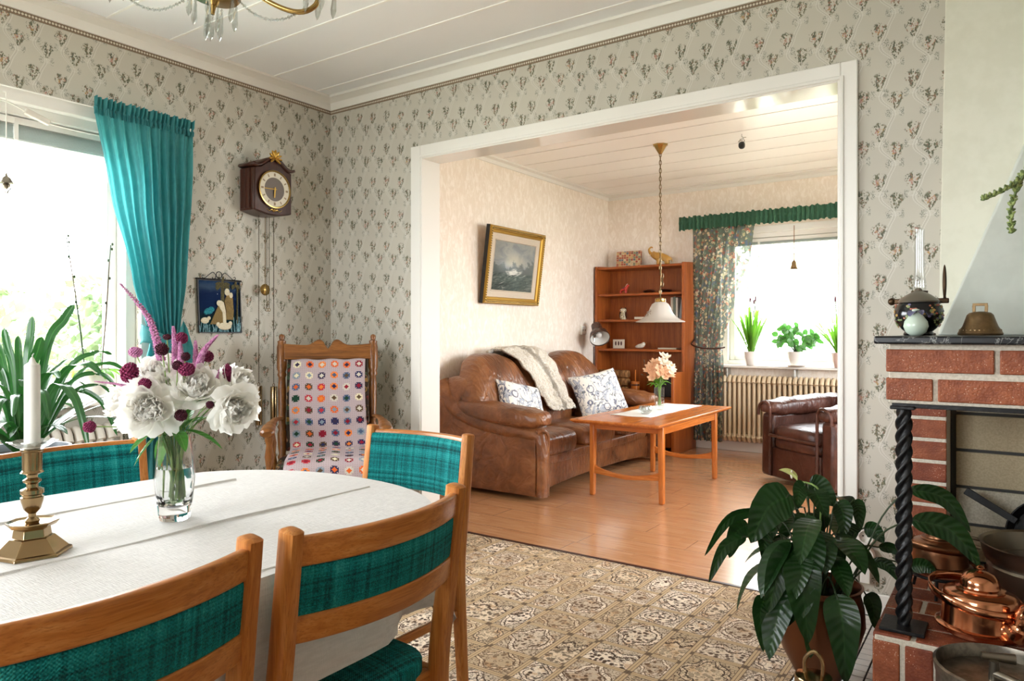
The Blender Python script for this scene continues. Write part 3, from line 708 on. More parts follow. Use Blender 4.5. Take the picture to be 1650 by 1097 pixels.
# ------------------------------------------------------------------ vase with peonies
VX, VY, VZ = 2.13, -2.275, TZ+.0025
t = thing('flower_vase', 'clear faceted glass vase half full of water on the dining table', 'vase', (VX, VY, VZ))
sq = lambda a, z: 1+.07*abs(cos(a*2))**3*max(0, 1-z/.05)+.012*cos(a*10)
MB().lathe([(.0, 0), (.026, 0), (.029, .003), (.031, .012), (.037, .06), (.0395, .088), (.0365, .125), (.0315, .162), (.031, .178), (.0288, .1785), (.029, .162), (.034, .125), (.0367, .088), (.034, .06), (.026, .034), (.012, .027), (0, .026)], n=60, shape=sq).build('glass', GLASS, t, ang=60)
MB().lathe([(0, .0265), (.012, .0275), (.026, .0345), (.0338, .06), (.036, .085), (.0345, .108), (0, .108)], n=40).build('water', WATER, t)
def petal(mb, c, d, up, L, W, cup, ruf, n=7):
    d = d.normalized(); s = d.cross(up).normalized(); nn = s.cross(d).normalized(); ph = random.uniform(0, 6); k = random.uniform(.7, 1.5); sk = random.uniform(-.25, .25)
    def g(u, v):
        a = 2*u-1; wd = W*(.3+.75*sin(min(1, v*1.05)*pi*.60)); tip = 1-.16*a*a+.05*sin(a*7*k+ph)
        r = ruf*L*v*v*(sin(a*6*k+ph)+.5*sin(a*11+v*6+ph))
        return c+d*(L*v*tip)+s*(a*wd*.5+sk*L*v*v)+nn*(cup*L*(1.25*v*v-.15*v)+cup*.7*wd*a*a*v+r)
    mb.grid(g, n, n)
def peony(pos, r, label, face):
    pos = V(*pos); o = thing('white_peony', label, 'flower', tuple(pos), 0, 'white peonies in the vase')
    mb = MB(); F = V(*face).normalized(); q = F.to_track_quat('Z', 'Y')
    def P(n, e0, e1, L0, L1, W0, W1, cup, ruf, rad):
        for k in range(n):
            a = 2*pi*k/n+random.uniform(-.45, .45); e = random.uniform(e0, e1)
            d = q @ V(cos(a)*cos(e), sin(a)*cos(e), sin(e)); up = q @ V(-cos(a)*sin(e), -sin(a)*sin(e), cos(e))
            petal(mb, q @ V(cos(a)*rad*r, sin(a)*rad*r, -.30*r+rad*.1*r), d, up, r*random.uniform(L0, L1), r*random.uniform(W0, W1), cup*random.uniform(.6, 1.3), ruf)
    P(8, -.35, .25, 1.05, 1.3, .85, 1.15, .22, .05, .05); P(8, .15, .6, .95, 1.2, .7, 1.0, .32, .06, .08); P(11, .5, 1.0, .8, 1.1, .5, .8, .30, .08, .12)
    P(16, .75, 1.35, .75, 1.1, .35, .6, .26, .11, .2); P(16, 1.0, 1.5, .7, 1.0, .3, .5, .22, .13, .12)
    mb.ball(q @ V(0, 0, .0), (r*.46, r*.46, r*.40), 14, 10)
    mb.build('bloom', PETAL, o, ang=180)
    base = V(VX, VY, VZ)-pos; foot = base+V(random.uniform(-.014, .014), random.uniform(-.014, .014), .04); neck = base+V(max(-.018, min(.018, -base.x*.2)), max(-.018, min(.018, -base.y*.2)), .168)
    MB().tube(curve([V(0, 0, -.25*r), neck*.45+V(0, 0, .015), neck, foot], 14), .0019, 6).build('stem', STEM, o)
    return o
P = (((2.090, -2.283, 1.002), .053, 'large white peony at the top middle of the bouquet, under the pink spikes', (.35, -.5, .8)),
     ((2.150, -2.341, .950), .050, 'largest open white peony hanging at the front lower left above the glass vase', (.75, -.75, .1)),
     ((2.043, -2.335, .950), .041, 'white peony at the far left edge of the bouquet, towards the candle', (-.1, -.8, .3)),
     ((2.186, -2.262, .985), .046, 'white peony at the middle right, below the round magenta scabious', (.6, -.4, .6)),
     ((2.247, -2.217, .945), .046, 'white peony drooping lowest at the right end of the bouquet', (.9, -.2, -.1)),
     ((2.210, -2.177, .985), .041, 'white peony at the upper right end of the bouquet', (.7, .2, .5)),
     ((2.02, -2.29, .985), .034, 'small white peony half hidden behind the left side of the bouquet', (-.3, -.2, .8)))
for p in P: peony(*p)
def in_vase(pos):
    base = V(VX, VY, VZ)-pos
    return [base+V(max(-.02, min(.02, -base.x*.22)), max(-.02, min(.02, -base.y*.22)), .168), base+V(random.uniform(-.015, .015), random.uniform(-.015, .015), .045)]
def spike(tip, root, label, thick=.0065, mat=None):
    root = V(*root); tip = V(*tip)-root; o = thing('pink_flower_spike', label, 'flower', tuple(root), 0, 'pink flower spikes in the vase')
    lat = V(tip.x, tip.y, 0); path = curve([V(0, 0, 0), tip*.5-lat*.20+V(0, 0, .006), tip], 34); mb = MB(); L = len(path)
    for i, p in enumerate(path):
        rr = thick*1.0*(1-.72*(i/L)**1.6)
        for k in range(9):
            a = k*2*pi/9+i*2.4+random.uniform(-.2, .2); d = V(cos(a), sin(a), .25*sin(a*3)); q = p+d*rr*.8; mb.ball(q, rr*random.uniform(.32, .5), 5, 4); mb.tube([q, q+d*rr*random.uniform(.5, .9)], [rr*.14, rr*.05], 3)
    mb.build('florets', mat or PINK, o)
    MB().tube(path, [.0022, .0008], 5).build('stalk', STEM, o)
    nk, ft = in_vase(root); MB().tube(curve([V(0, 0, 0), nk*.5, nk, ft], 12), .0015, 5).build('stem', STEM, o)
S = (((2.016, -2.329, 1.203), (2.098, -2.287, 1.045), 'longest pink flower spike, arching up to the left before the teal curtain', .0075),
     ((2.098, -2.26, 1.113), (2.116, -2.265, 1.015), 'upright pink flower spike rising from the middle of the bouquet, tallest there', .0068),
     ((2.146, -2.239, 1.083), (2.156, -2.244, 1.01), 'straight pink flower spike right of the bouquet middle', .006),
     ((2.203, -2.224, 1.095), (2.168, -2.248, 1.015), 'pink flower spike leaning right towards the woven wall hanging', .007),
     ((2.050, -2.395, 1.002), (2.090, -2.335, .970), 'pink flower spike reaching out flat to the left over the chair back', .006),
     ((2.157, -2.28, 1.081), (2.15, -2.273, 1.01), 'short thick pink flower spike in front of the tallest middle one', .0065),
     ((2.178, -2.204, 1.022), (2.186, -2.217, .985), 'shortest thin pink flower spike among the right hand peonies', .004))
for p in S: spike(*p)
def scabious(pos, r, label, mat, long=1.):
    pos = V(*pos); o = thing('scabious_flower', label, 'flower', tuple(pos), 0, 'magenta scabious in the vase'); mb = MB()
    for k in range(110):
        z = 1-2*(k+.5)/110; a = k*2.39996; q = V(sqrt(1-z*z)*cos(a), sqrt(1-z*z)*sin(a), z*long)
        mb.tube([q*r*.55, q*r*random.uniform(.9, 1.08)], [r*.10, r*.14], 4)
    mb.ball((0, 0, 0), (r*.7, r*.7, r*.7*long), 10, 6); mb.build('head', mat, o)
    nk, ft = in_vase(pos); MB().tube(curve([V(0, 0, 0), nk*.5+V(0, 0, .01), nk, ft], 12), .0013, 5).build('stem', STEM, o)
B = (((2.042, -2.311, 1.059), .014, 'mauve scabious on a thin stem, left of the longest pink spike', PINK, .8), ((2.082, -2.344, 1.018), .018, 'big fuzzy magenta scabious at the upper left of the bouquet', MAGENTA, 1.2),
     ((2.143, -2.345, .998), .012, 'small crimson scabious tucked above the largest front peony', MAGENTA, 1), ((2.189, -2.285, 1.026), .017, 'round deep magenta scabious on top of the middle right peony', MAGENTA, .8),
     ((2.127, -2.301, 1.066), .013, 'dark maroon scabious at the foot of the longest pink spike', MAROON, 1), ((2.112, -2.25, 1.088), .013, 'magenta scabious just right of the tallest middle spike', MAGENTA, 1),
     ((2.166, -2.224, 1.05), .013, 'magenta scabious behind the right leaning pink spike', MAGENTA, .9), ((2.192, -2.195, 1.014), .011, 'elongated crimson flower head standing alone at the upper right', MAGENTA, 1.9),
     ((2.135, -2.295, 1.091), .008, 'tiny maroon bud, highest of the dark buds', MAROON, .8), ((2.195, -2.29, 1.052), .009, 'small maroon bud beside the thick short spike', MAROON, 1), ((2.181, -2.299, 1.034), .010, 'maroon bud resting between the two upper peonies', MAROON, 1),
     ((2.046, -2.405, .912), .012, 'lowest crimson scabious sticking out left towards the radiator', MAGENTA, 1), ((2.197, -2.301, .935), .012, 'dark scabious in the shade under the middle right peony', MAROON, 1), ((2.235, -2.262, .955), .008, 'dark bud between the two right hand peonies', MAROON, 1))
for p in B: scabious(*p)
gr = thing('green_foliage_sprig', 'green lance shaped leaves spilling over the rim of the glass vase', 'foliage', (VX, VY, VZ+.168)); mb = MB()
for a, b in (((2.137, -2.305, .899), (2.114, -2.348, .832)), ((2.137, -2.300, .905), (2.053, -2.326, .850)), ((2.144, -2.298, .895), (2.066, -2.276, .815)), ((2.157, -2.275, .90), (2.225, -2.230, .862)), ((2.155, -2.267, .91), (2.205, -2.19, .92)), ((2.157, -2.28, .91), (2.21, -2.25, .975)), ((2.155, -2.289, .90), (2.236, -2.315, .87)), ((2.13, -2.26, .9), (2.09, -2.21, .94)), ((2.14, -2.29, .9), (2.165, -2.33, .945)), ((2.15, -2.27, .9), (2.19, -2.25, .93))):
    a = V(*a); b = V(*b); d = b-a; mb.tube([V(VX, VY, VZ+.10)-V(VX, VY, VZ+.168)+V(0, 0, 0)]+[a-V(VX, VY, VZ+.168)], .0012, 5)
    mb.leaf(a-V(VX, VY, VZ+.168), d+V(0, 0, d.length*.35), d.length*1.05, .013, .7, 8, 4, .3)
mb.build('leaf_blades', MIDLEAF, gr, ang=180)

# ------------------------------------------------------------------ chandelier
HX, HY, HZ = 2.105, -2.17, 1.835
t = thing('crystal_chandelier', 'brass chandelier hung with crystal drops and bead strings at the top edge', 'chandelier', (HX, HY, HZ))
MB().lathe([(0, -.012), (.008, -.010), (.012, 0), (.05, .006), (.056, .014), (.05, .022), (.02, .03), (.012, .06), (.03, .09), (.034, .11), (.012, .14), (.01, .2), (.026, .22), (.01, .26), (.006, CH-HZ-.04), (.05, CH-HZ-.03), (.05, CH-HZ)], n=28).build('hub', BRASS, t)
MB().tube([(0, 0, -.01), (0, 0, -.03)], [.006, .004], 8).build('finial', BRASS, t)
def drop(mb, p, L, w=.0065):
    x, y, z = p; mb.lathe([(0, z), (w*.5, z-.004), (w*.35, z-.008), (w*.55, z-.012), (w*.75, z-L*.45), (w, z-L*.72), (w*.7, z-L*.86), (0, z-L)], (x, y, 0), n=6)
def drops(par, pts):
    for p, L in pts:
        mb = MB(); drop(mb, p, L); mb.build('crystal_drop', CRYSTAL, par, ang=20)
import itertools
A0 = radians(YAW)
drops(t, [((.018*cos(a+A0+.5), .018*sin(a+A0+.5), -.012), .075) for a in (0, 2.1, 4.2)]+[((.05*cos(a), .05*sin(a), .008), .06) for a in [k*2*pi/6+.3 for k in range(6)]]+[((0, 0, -.03), .06)])
Z = V(0, 0, 1)
def beads(p0, p1, sag, n, par):
    mb = MB()
    for i in range(n):
        u = i/(n-1); p = lerp(p0, p1, u)-Z*(sag*4*u*(1-u)); mb.ball(p, .0042 if i % 2 else .003, 6, 4)
    MBT = curve([lerp(p0, p1, k/8)-Z*(sag*4*(k/8)*(1-k/8)) for k in range(9)], 24); mb.tube(MBT, .0008, 4); mb.build('bead_string', CRYSTAL, par)
def c_arm(a, up, L, strings=True):
    d = V(cos(a), sin(a), 0); q = L/.235
    arm = MB().tube([p+Z*up for p in curve([d*.02+Z*.10, d*.06*q+Z*.05, d*.12*q+Z*.01, d*.185*q-Z*.008, d*.225*q+Z*.01, d*.235*q+Z*.055], 26)], .0058, 10).build('arm', BRASS, t)
    MB().lathe([(.004, .055), (.03, .062), (.034, .07), (.02, .068), (.011, .07), (.011, .14), (0, .14)], tuple(d*L+Z*up), 20).build('candle_cup', BRASS, arm)
    for j in range(4):
        b = a+j*pi/2+.4; p = d*L+V(cos(b)*.03, sin(b)*.03, .062+up); mb = MB(); drop(mb, p, .075); mb.build('crystal_drop', CRYSTAL, arm, ang=20)
    if strings: beads(d*.05+Z*.012, d*.20*q+Z*.0, .036, 25, arm)
for a in (A0, A0+pi): c_arm(a, 0, .235)
for k in range(4): c_arm(A0+pi/4+k*pi/2, .16, .20, False)
beads(V(cos(A0+1.2), sin(A0+1.2), 0)*.05+Z*.012, V(cos(A0+1.3), sin(A0+1.3), 0)*.10+Z*.12, .02, 15, t)
t.rotation_euler = (Matrix.Rotation(radians(5), 3, V(-.5707, .8211, 0))).to_euler()

# ------------------------------------------------------------------ teal tie-back curtain on its rod, blind, window ornaments
def curtain(name, mat, label, cat, X, topz, botz, prof, nf, depth, heading, axis='y', amp=.016, tie=None, nfs=5.):
    """prof: list of (z, edge_a, edge_b) from top to bottom along the wall axis."""
    zs = [p[0] for p in prof]
    def ab(z):
        for (z0, a0, b0), (z1, a1, b1) in zip(prof[:-1], prof[1:]):
            if z <= z0 and z >= z1:
                k = (z0-z)/(z0-z1); k = k*k*(3-2*k)*.4+k*.6; return lerp(a0, a1, k), lerp(b0, b1, k)
        return prof[-1][1:]
    o = thing(name, label, cat, (0, 0, 0)); mb = MB()
    def g(u, v):
        z = lerp(topz, botz, v); a, b = ab(z); s = lerp(a, b, u); wf = abs(b-a)/abs(prof[0][2]-prof[0][1])
        f = sin(u*nf*2*pi+1.3*sin(u*9)+.5*sin(v*4))+.35*sin(u*nf*4.3*pi+v*2)
        d = X+amp*(.55+.45*min(1, v*6))*f+.004*sin(v*23+u*11)
        return V(d, s, z) if axis == 'y' else V(s, d, z)
    mb.grid(g, nf*18, 60); mb.build('drape', mat, o, ang=180)
    mb = MB(); a, b = prof[0][1:]
    def h(u, v):
        z = topz+lerp(-.035, heading, v); s = lerp(a, b, u); f = sin(u*nf*5*pi)*(.35+v*.9)+.4*sin(u*nf*11*pi)
        d = X+.016*f*(.12 if .3 < v < .5 else 1)+.006; return V(d, s+.004*sin(u*60)*v, z+.004*sin(u*nf*7*pi)*v) if axis == 'y' else V(s+.004*sin(u*60)*v, d, z+.004*sin(u*nf*7*pi)*v)
    mb.grid(h, nf*24, 8); mb.build('heading', mat, o, ang=180)
    return o
cur = curtain('teal_curtain', CURTAIN, 'teal satin curtain tied back at the right side of the dining window', 'curtain', .075, 2.145, .33,
    [(2.145, -1.475, -.985), (1.75, -1.40, -1.00), (1.35, -1.30, -1.03), (1.13, -1.235, -1.055), (1.06, -1.215, -1.06), (.95, -1.24, -1.02), (.5, -1.27, -1.0), (.3, -1.28, -.99)], 9, .03, .045)
def tb(u, v):
    a = u*pi*1.25-.4; z = 1.075+.045*(v-.5)*2*(1-.3*sin(a))+.05*cos(a); return V(.08+.062*sin(a)+.006*sin(v*9), -1.135-.105*cos(a)-.015, z-.03)
MB().grid(tb, 24, 6).build('tie_back', CURTAIN, cur, ang=180, solid=.004)
def tail(u, v): return V(.115-.05*v*.6+.012*sin(u*7), -1.06+.05*(u-.5)*2*(.35+v)+.03*v, 1.12-.19*v+.05*sin(u*pi)*(1-v))
MB().grid(tail, 12, 10).build('tie_end', CURTAIN, cur, ang=180)
o = thing('curtain_rod', 'thin white curtain rod running along the top of the dining window', 'curtain rod', (0, 0, 0))
MB().tube([(.068, -3.2, 2.143), (.068, -.99, 2.143)], .003, 8).build('pole', WHITE, o)
for y in (-3.15, -1.0): MB().box(0, y-.006, 2.135, .08, y+.006, 2.15).build('bracket', WHITE, o)
def blind(name, label, loc, rz, w, n, dz):
    o = thing(name, label, 'blind', loc, rz)
    MB().box(-w/2, -.02, -.03, w/2, .02, 0).build('head_rail', WHITE, o)
    mb = MB()
    for k in range(n): mb.box(-w/2, -.017, -.034-k*dz-.0012, w/2, .017, -.034-k*dz)
    mb.build('slats', PEWTER if 0 else BLIND, o); MB().box(-w/2, -.016, -.034-n*dz-.008, w/2, .016, -.034-n*dz).build('bottom_rail', BLIND, o)
    for x in (-w*.3, w*.3): MB().box(x-.008, -.018, -.034-n*dz-.006, x+.008, .0225, 0).build('ladder_tape', WHITE, o)
BLIND = plain('blind_slats', '#c4cdc8', .5)
blind('venetian_blind', 'grey venetian blind pulled up at the top of the dining window', (-.085, (WY0+WY1)/2, 2.055), radians(-90), 2.28, 12, .005)
blind('venetian_blind', 'thin grey blind pulled up at the top of the living room window', (2.05, LY1+.055, 1.965), radians(180), 1.37, 4, .004)
CORDM = plain('white_cord', '#dddad2', .5)
o = thing('window_pendant', 'small dark metal lantern ornament hanging on a cord in the dining window', 'ornament', (.05, -1.817, 1.72))
MB().tube([(0, 0, .02), (0, .0, .40)], .0022, 6).build('cord', CORDM, o)
MB().tube([(0, 0, .40), (-.03, 0, .41)], .002, 6).build('hook', CORDM, o)
mb = MB(); mb.lathe([(.0, .062), (.004, .055), (.006, .045), (.018, .036), (.02, .03), (.028, .018), (.03, .014), (.012, .012), (.016, .004), (.012, -.004), (.004, -.01), (0, -.014)], n=16); mb.build('lantern', PEWTER, o)
mb = MB()
for k in range(6):
    a = k*pi/3; mb.tube(curve([V(.02*cos(a), .02*sin(a), .012), V(.026*cos(a), .026*sin(a), 0), V(.012*cos(a), .012*sin(a), -.012), V(.004*cos(a), .004*sin(a), -.03)], 8), .0015, 5)
mb.build('scrollwork', PEWTER, o)
o = thing('extension_cord', 'white cable with a small white connector along the top of the dining window', 'cable', (0, 0, 0))
MB().tube(curve([(.014, -1.95, 2.075), (.016, -1.85, 2.095), (.016, -1.78, 2.085), (.016, -1.72, 2.06)], 14)+curve([(.016, -1.64, 2.035), (.016, -1.55, 2.03), (.016, -1.40, 2.03)], 10), .003, 6).build('cable', CORDM, o)
MB().bar((.020, -1.735, 2.068), (.020, -1.638, 2.036), .024, .026).build('connector', RADWHITE, o, bevel=.004)

# ------------------------------------------------------------------ radiators
def radiator(name, label, loc, rz, w, h, pitch, mat, legs=.1):
    o = thing(name, label, 'radiator', loc, rz); n = int(w/pitch); mb = MB()
    for k in range(n):
        x = -w/2+(k+.5)*pitch; r = pitch*.33
        for y in (.03, .075):
            mb.tube([(x, y, legs+.03), (x, y, h-.04)], r, 10, ref=(1, 0, 0))
        mb.tube(curve([V(x, .012, h-.05), V(x, .03, h-.012), V(x, .052, h), V(x, .075, h-.012), V(x, .093, h-.05)], 12), pitch*.43, 8); mb.tube(curve([V(x, .012, legs+.04), V(x, .03, legs+.01), V(x, .052, legs), V(x, .075, legs+.01), V(x, .093, legs+.04)], 12), pitch*.43, 8)
    mb.build('columns', mat, o, ang=70)
    MB().tube([(-w/2, .052, h-.045), (w/2, .052, h-.045)], .018, 10).build('header_pipe', mat, o); MB().tube([(-w/2, .052, legs+.04), (w/2, .052, legs+.04)], .018, 10).build('header_pipe', mat, o)
    return o
r = radiator('radiator', 'white ribbed column radiator under the dining window behind the strap leaved plant', (.022, -2.08, 0), radians(-90), 1.38, .66, .046, RADWHITE)
mb = MB(); mb.tube([(-.69, .052, .615), (-.73, .052, .615)], .009, 8); mb.tube([(-.73, .052, .64), (-.73, .052, .0)], .008, 8); mb.build('pipe', RADWHITE, r)
MB().lathe([(.0, .0), (.018, 0), (.02, .01), (.018, .03), (.014, .036), (0, .036)], (-.73, .052, .63), 16).build('valve_knob', RADWHITE, r)

# ------------------------------------------------------------------ wall clock with weights
t = thing('wall_clock', 'dark wooden wall clock with brass trim and long chains on the floral wall', 'clock', (0, -.53, 1.762))
mb = MB()
def case(w, top, bot, n=14):
    L = [(-w, .02), (-w, .255)]; ar = [(lerp(-w, w, k/n), .255+top*(.5-.5*cos(k/n*2*pi))**1.3) for k in range(n+1)]
    br = [(lerp(w, -w, k/n), .02-bot*sin(k/n*pi)) for k in range(n+1)]
    return ar+br
mb.prism([V(.0, y, z) for y, z in case(.128, .062, .02)], (.125, 0, 0)); mb.build('case', DARKWOOD, t, ang=30, bevel=.006)
mb = MB(); mb.prism([V(.1, y, z) for y, z in case(.122, .060, .018)], (.032, 0, 0)); mb.build('door', DARKWOOD, t, ang=30, bevel=.004)
mb = MB()
for s in (-1, 1):
    mb = MB(); mb.box(.012, s*.128-.004, .03, .098, s*.128+.004, .25)
    for k in range(3): mb.tube([(.02+k*.035, s*.128, .03), (.02+k*.035, s*.128, .25)], .008, 8)
    mb.build('side_moulding', DARKWOOD, t)
mb = MB(); n = 24
mb.grid(lambda u, v: V(.0+.145*v, lerp(-.137, .137, u), .258+.066*(.5-.5*cos(u*2*pi))**1.3+.016*abs(2*u-1)**5), n, 2); mb.build('cornice', DARKWOOD, t, solid=.014)
dc = V(.134, -.0, .145)
X = V(1, 0, 0)
MB().lathe([(.0, 0), (.1, 0), (.106, .006), (.106, .012), (.1, .013), (.098, .008)], tuple(dc), 48, axis=X).build('bezel', BRASS, t)
o = MB().lathe([(.066, .004), (.067, .007), (.097, .0075), (.098, .004)], tuple(dc), 48, axis=X).build('chapter_ring', plain('ivory_dial', '#cfc6b2', .5), t)
MB().lathe([(.0, .004), (.066, .0045), (.067, .003)], tuple(dc), 48, axis=X).build('dial_centre', plain('dial_bronze', '#5d5046', .35), t)
mb = MB()
for k in range(12):
    a = k*pi/6; u = V(0, sin(a), cos(a)); mb.bar(dc+u*.074+X*.008, dc+u*.09+X*.008, .007 if k % 3 else .011, .001, up=X)
mb.build('numeral_mark', plain('dial_ink', '#8a7458', .5), o)
for a, L, wd in ((radians(185), .048, .007), (radians(268), .07, .004)):
    u = V(0, sin(a), cos(a)); MB().bar(dc-u*.012+X*.011, dc+u*L+X*.011, wd, .0015, up=X).build('hand', GOLD, t)
mb = MB()
def sprig(mb, c, spread, n, L):
    for k in range(n):
        a = lerp(-spread, spread, k/(n-1)); d = V(.25, sin(a), cos(a)); mb.ball(c+d*L*.5, (L*.16, L*.16, L*.5), 8, 6, rot=d.to_track_quat('Z', 'Y').to_matrix())
sprig(mb, V(.14, 0, .322), 2.3, 9, .046); mb.ball((.145, 0, .34), (.012, .014, .024), 10, 8); mb.build('crest_ornament', GOLD, t)
mb = MB()
for s in (-1, 1): sprig(mb, V(.136, s*.008, .02), .5, 2, .02); mb.tube(curve([V(.137, 0, .022), V(.138, s*.02, .03), V(.137, s*.034, .022), V(.137, s*.05, .034)], 10), [.005, .002], 6)
mb.ball((.138, 0, .028), .009, 8, 6); mb.build('base_ornament', BRASS, t)
def chain(mb, p0, p1, n, r, w):
    p0, p1 = V(*p0), V(*p1); d = (p1-p0)/n
    for k in range(n):
        c = p0+d*(k+.5); a = V(1, 0, 0) if k % 2 else V(0, 1, 0); L = d.length*.72; dn = d.normalized()
        mb.tube([c+dn*(cos(q)*L)+a*(sin(q)*w) for q in [j*2*pi/8 for j in range(8)]], r, 4, closed=True)
CHB0 = plain('dark_chain', '#4a3d2a', .4, .8)
for y, z1 in ((-.046, .82-1.762), (.054, .81-1.762)):
    mb = MB(); chain(mb, (.06, y, .0), (.06, y, z1), 95, .0011, .0028); mb.build('weight_chain', CHB0, t)
    wgt = MB().lathe([(0, .0), (.017, .0), (.019, -.004), (.019, -.215), (.017, -.222), (0, -.222)], (.06, y, z1-.02), 24).build('weight', OLDBRASS, t)
    MB().tube([V(.06, y, z1-.02+.008)+V(0, cos(q)*.007, sin(q)*.009) for q in [j*2*pi/10 for j in range(10)]], .0018, 6, closed=True).build('hook', BRASS, wgt)
for y in (-.004, .012):
    mb = MB(); chain(mb, (.075, y, 0), (.075, y, 1.24-1.762), 50, .001, .0024); mb.build('pull_chain', CHB0, t)
    MB().tube([V(.075, y, 1.23-1.762)+V(0, cos(q)*.008, sin(q)*.009) for q in [j*2*pi/12 for j in range(12)]], .0016, 6, closed=True).build('pull_ring', BRASS, t)
p = MB().tube([(.05, .004, .01), (.05, .004, 1.36-1.762)], .0022, 6).build('pendulum', OLDBRASS, t)
MB().lathe([(0, -.005), (.03, -.003), (.033, 0), (.03, .003), (0, .006)], (.05, .004, 1.345-1.762), 32, axis=X).build('pendulum_bob', BRASS, p)

# ------------------------------------------------------------------ woven wall hanging
t = thing('wall_hanging', 'dark blue woven wall hanging with pale shepherd figures on an iron scroll rod', 'wall hanging', (.004, -.795, 1.10))
THM = Mat('hanging_ground', rough=.95, spec=.1)
def _th():
    m = THM; x, y, z = m.sep(m.obj()); n = m.noise(m.scale(m.obj(), (1, 3, 9)), 9, 4, .6); th = (z*1500.).sin()
    c = m.ramp(n*.12+z*3.2, [(.25, '#17363a'), (.34, '#1a2b30'), (.5, '#14274a'), (.75, '#16264a'), (.85, '#3a4d66'), (.95, '#20385a')])
    st, _ = m.voro(m.obj(), 38); c = m.mix(st.step(.1, .06)*z.gt(.16)*y.lt(-.0), c, '#cfd3d4'); m.base(c); m.bump(th+n, .4, .002)
_th()
sk = lambda z: .006*(1-z/.28)
MB().grid(lambda u, v: V(.004+.003*sin(u*5), lerp(-.125, .128, u)+.012*(1-v), lerp(0, .285, v)), 20, 20).build('cloth', THM, t, solid=.006)
mb = MB()
for a, b in (((-.125, .285), (-.113, 0)), ((.128, .285), (.140, 0)), ((-.113, 0), (.140, 0)), ((-.125, .283), (.128, .283))): mb.bar((.008, a[0], a[1]), (.008, b[0], b[1]), .007, .006)
mb.build('border', BLACK, t)
def flat(name, pts, mat, x=.008, d=.006): return MB().prism([V(x, y, z) for y, z in pts], (d, 0, 0)).build(name, mat, t, bevel=.0015)
def blob(name, parts, mat, x=.012):
    mb = MB()
    for y, z, a, b in parts: mb.ball((x, y, z), (.006, a, b), 12, 8)
    return mb.build(name, mat, t)
WBR = speckle('brown_wool', '#6e5a34', '#8a7346', 220, .95, .6); WCR = speckle('cream_wool', '#c9bda0', '#ded4ba', 220, .95, .6); WTQ = speckle('turquoise_wool', '#15606e', '#2a8a96', 200, .95, .6); WPL = speckle('palm_wool', '#3c3a26', '#5e5634', 160, .95, .6); WBL = speckle('frost_blue_wool', '#5a8a98', '#9ac4cc', 200, .95, .6)
flat('standing_figure', [(.035, .07), (.085, .07), (.088, .12), (.082, .19), (.07, .205), (.045, .205), (.03, .17), (.04, .12)], WBR, .01)
blob('figure_head', [(.047, .222, .016, .02), (.07, .205, .012, .016)], WCR, .014)
flat('kneeling_figure', [(-.055, .045), (.02, .045), (.03, .12), (-.005, .15), (-.03, .1)], WBR, .012)
flat('veil', [(-.01, .16), (.005, .175), (.022, .165), (.034, .12), (.038, .05), (.02, .045), (.016, .11), (-.004, .14)], WCR, .016)
blob('figure_head', [(-.005, .16, .014, .016)], WCR, .018)
blob('sheep', [(-.085, .065, .024, .017), (-.062, .078, .010, .010)], WCR, .014); blob('sheep', [(.03, .035, .042, .02), (-.01, .045, .012, .012), (.064, .05, .012, .013)], WCR, .018)
blob('bush', [(-.06, .115, .026, .018), (-.045, .125, .02, .016), (-.075, .108, .014, .012)], WTQ, .008)
mb = MB()
for cx, cz, n, L in ((.02, .262, 11, .05), (.100, .258, 7, .03)):
    for k in range(n):
        a = lerp(-2.2, 2.2, k/(n-1)); mb.leaf((.010, cx, cz), (0.04, sin(a), cos(a)*.35), L, .008, 1.2, 6, 2, .1, side=(0, cos(a), -sin(a)))
mb.bar((.008, .022, .08), (.008, .022, .26), .02, .005); mb.bar((.008, .112, .05), (.008, .115, .25), .012, .005); mb.build('palm_tree', WPL, t)
mb = MB()
for k in range(46):
    y = random.uniform(-.115, .13); h = random.uniform(.02, .05)*(1+(abs(y-.01) > .07)*.8); mb.bar((.011, y, .004), (.012, y+random.uniform(-.012, .012), h), .002, .002)
mb.build('grass', WBL, t)
mb = MB(); mb.tube([(.010, -.135, .287), (.010, .138, .287)], .0045, 8)
for s in (-1, 1):
    mb.tube(curve([V(.010, s*.02, .312), V(.010, s*.035, .326), V(.010, s*.055, .315), V(.010, s*.085, .292), V(.010, s*.1, .296), V(.010, s*.098, .307), V(.010, s*.088, .303)], 26), .0022, 6)
    mb.tube(curve([V(.010, s*.02, .31), V(.010, s*.02, .295), V(.010, s*.036, .291), V(.010, s*.04, .3)], 14), .002, 6)
mb.tube([V(.010, .0+cos(q)*.017, .314+sin(q)*.017) for q in [j*2*pi/16 for j in range(16)]], .0022, 6, closed=True); mb.build('iron_rod', IRON, t)

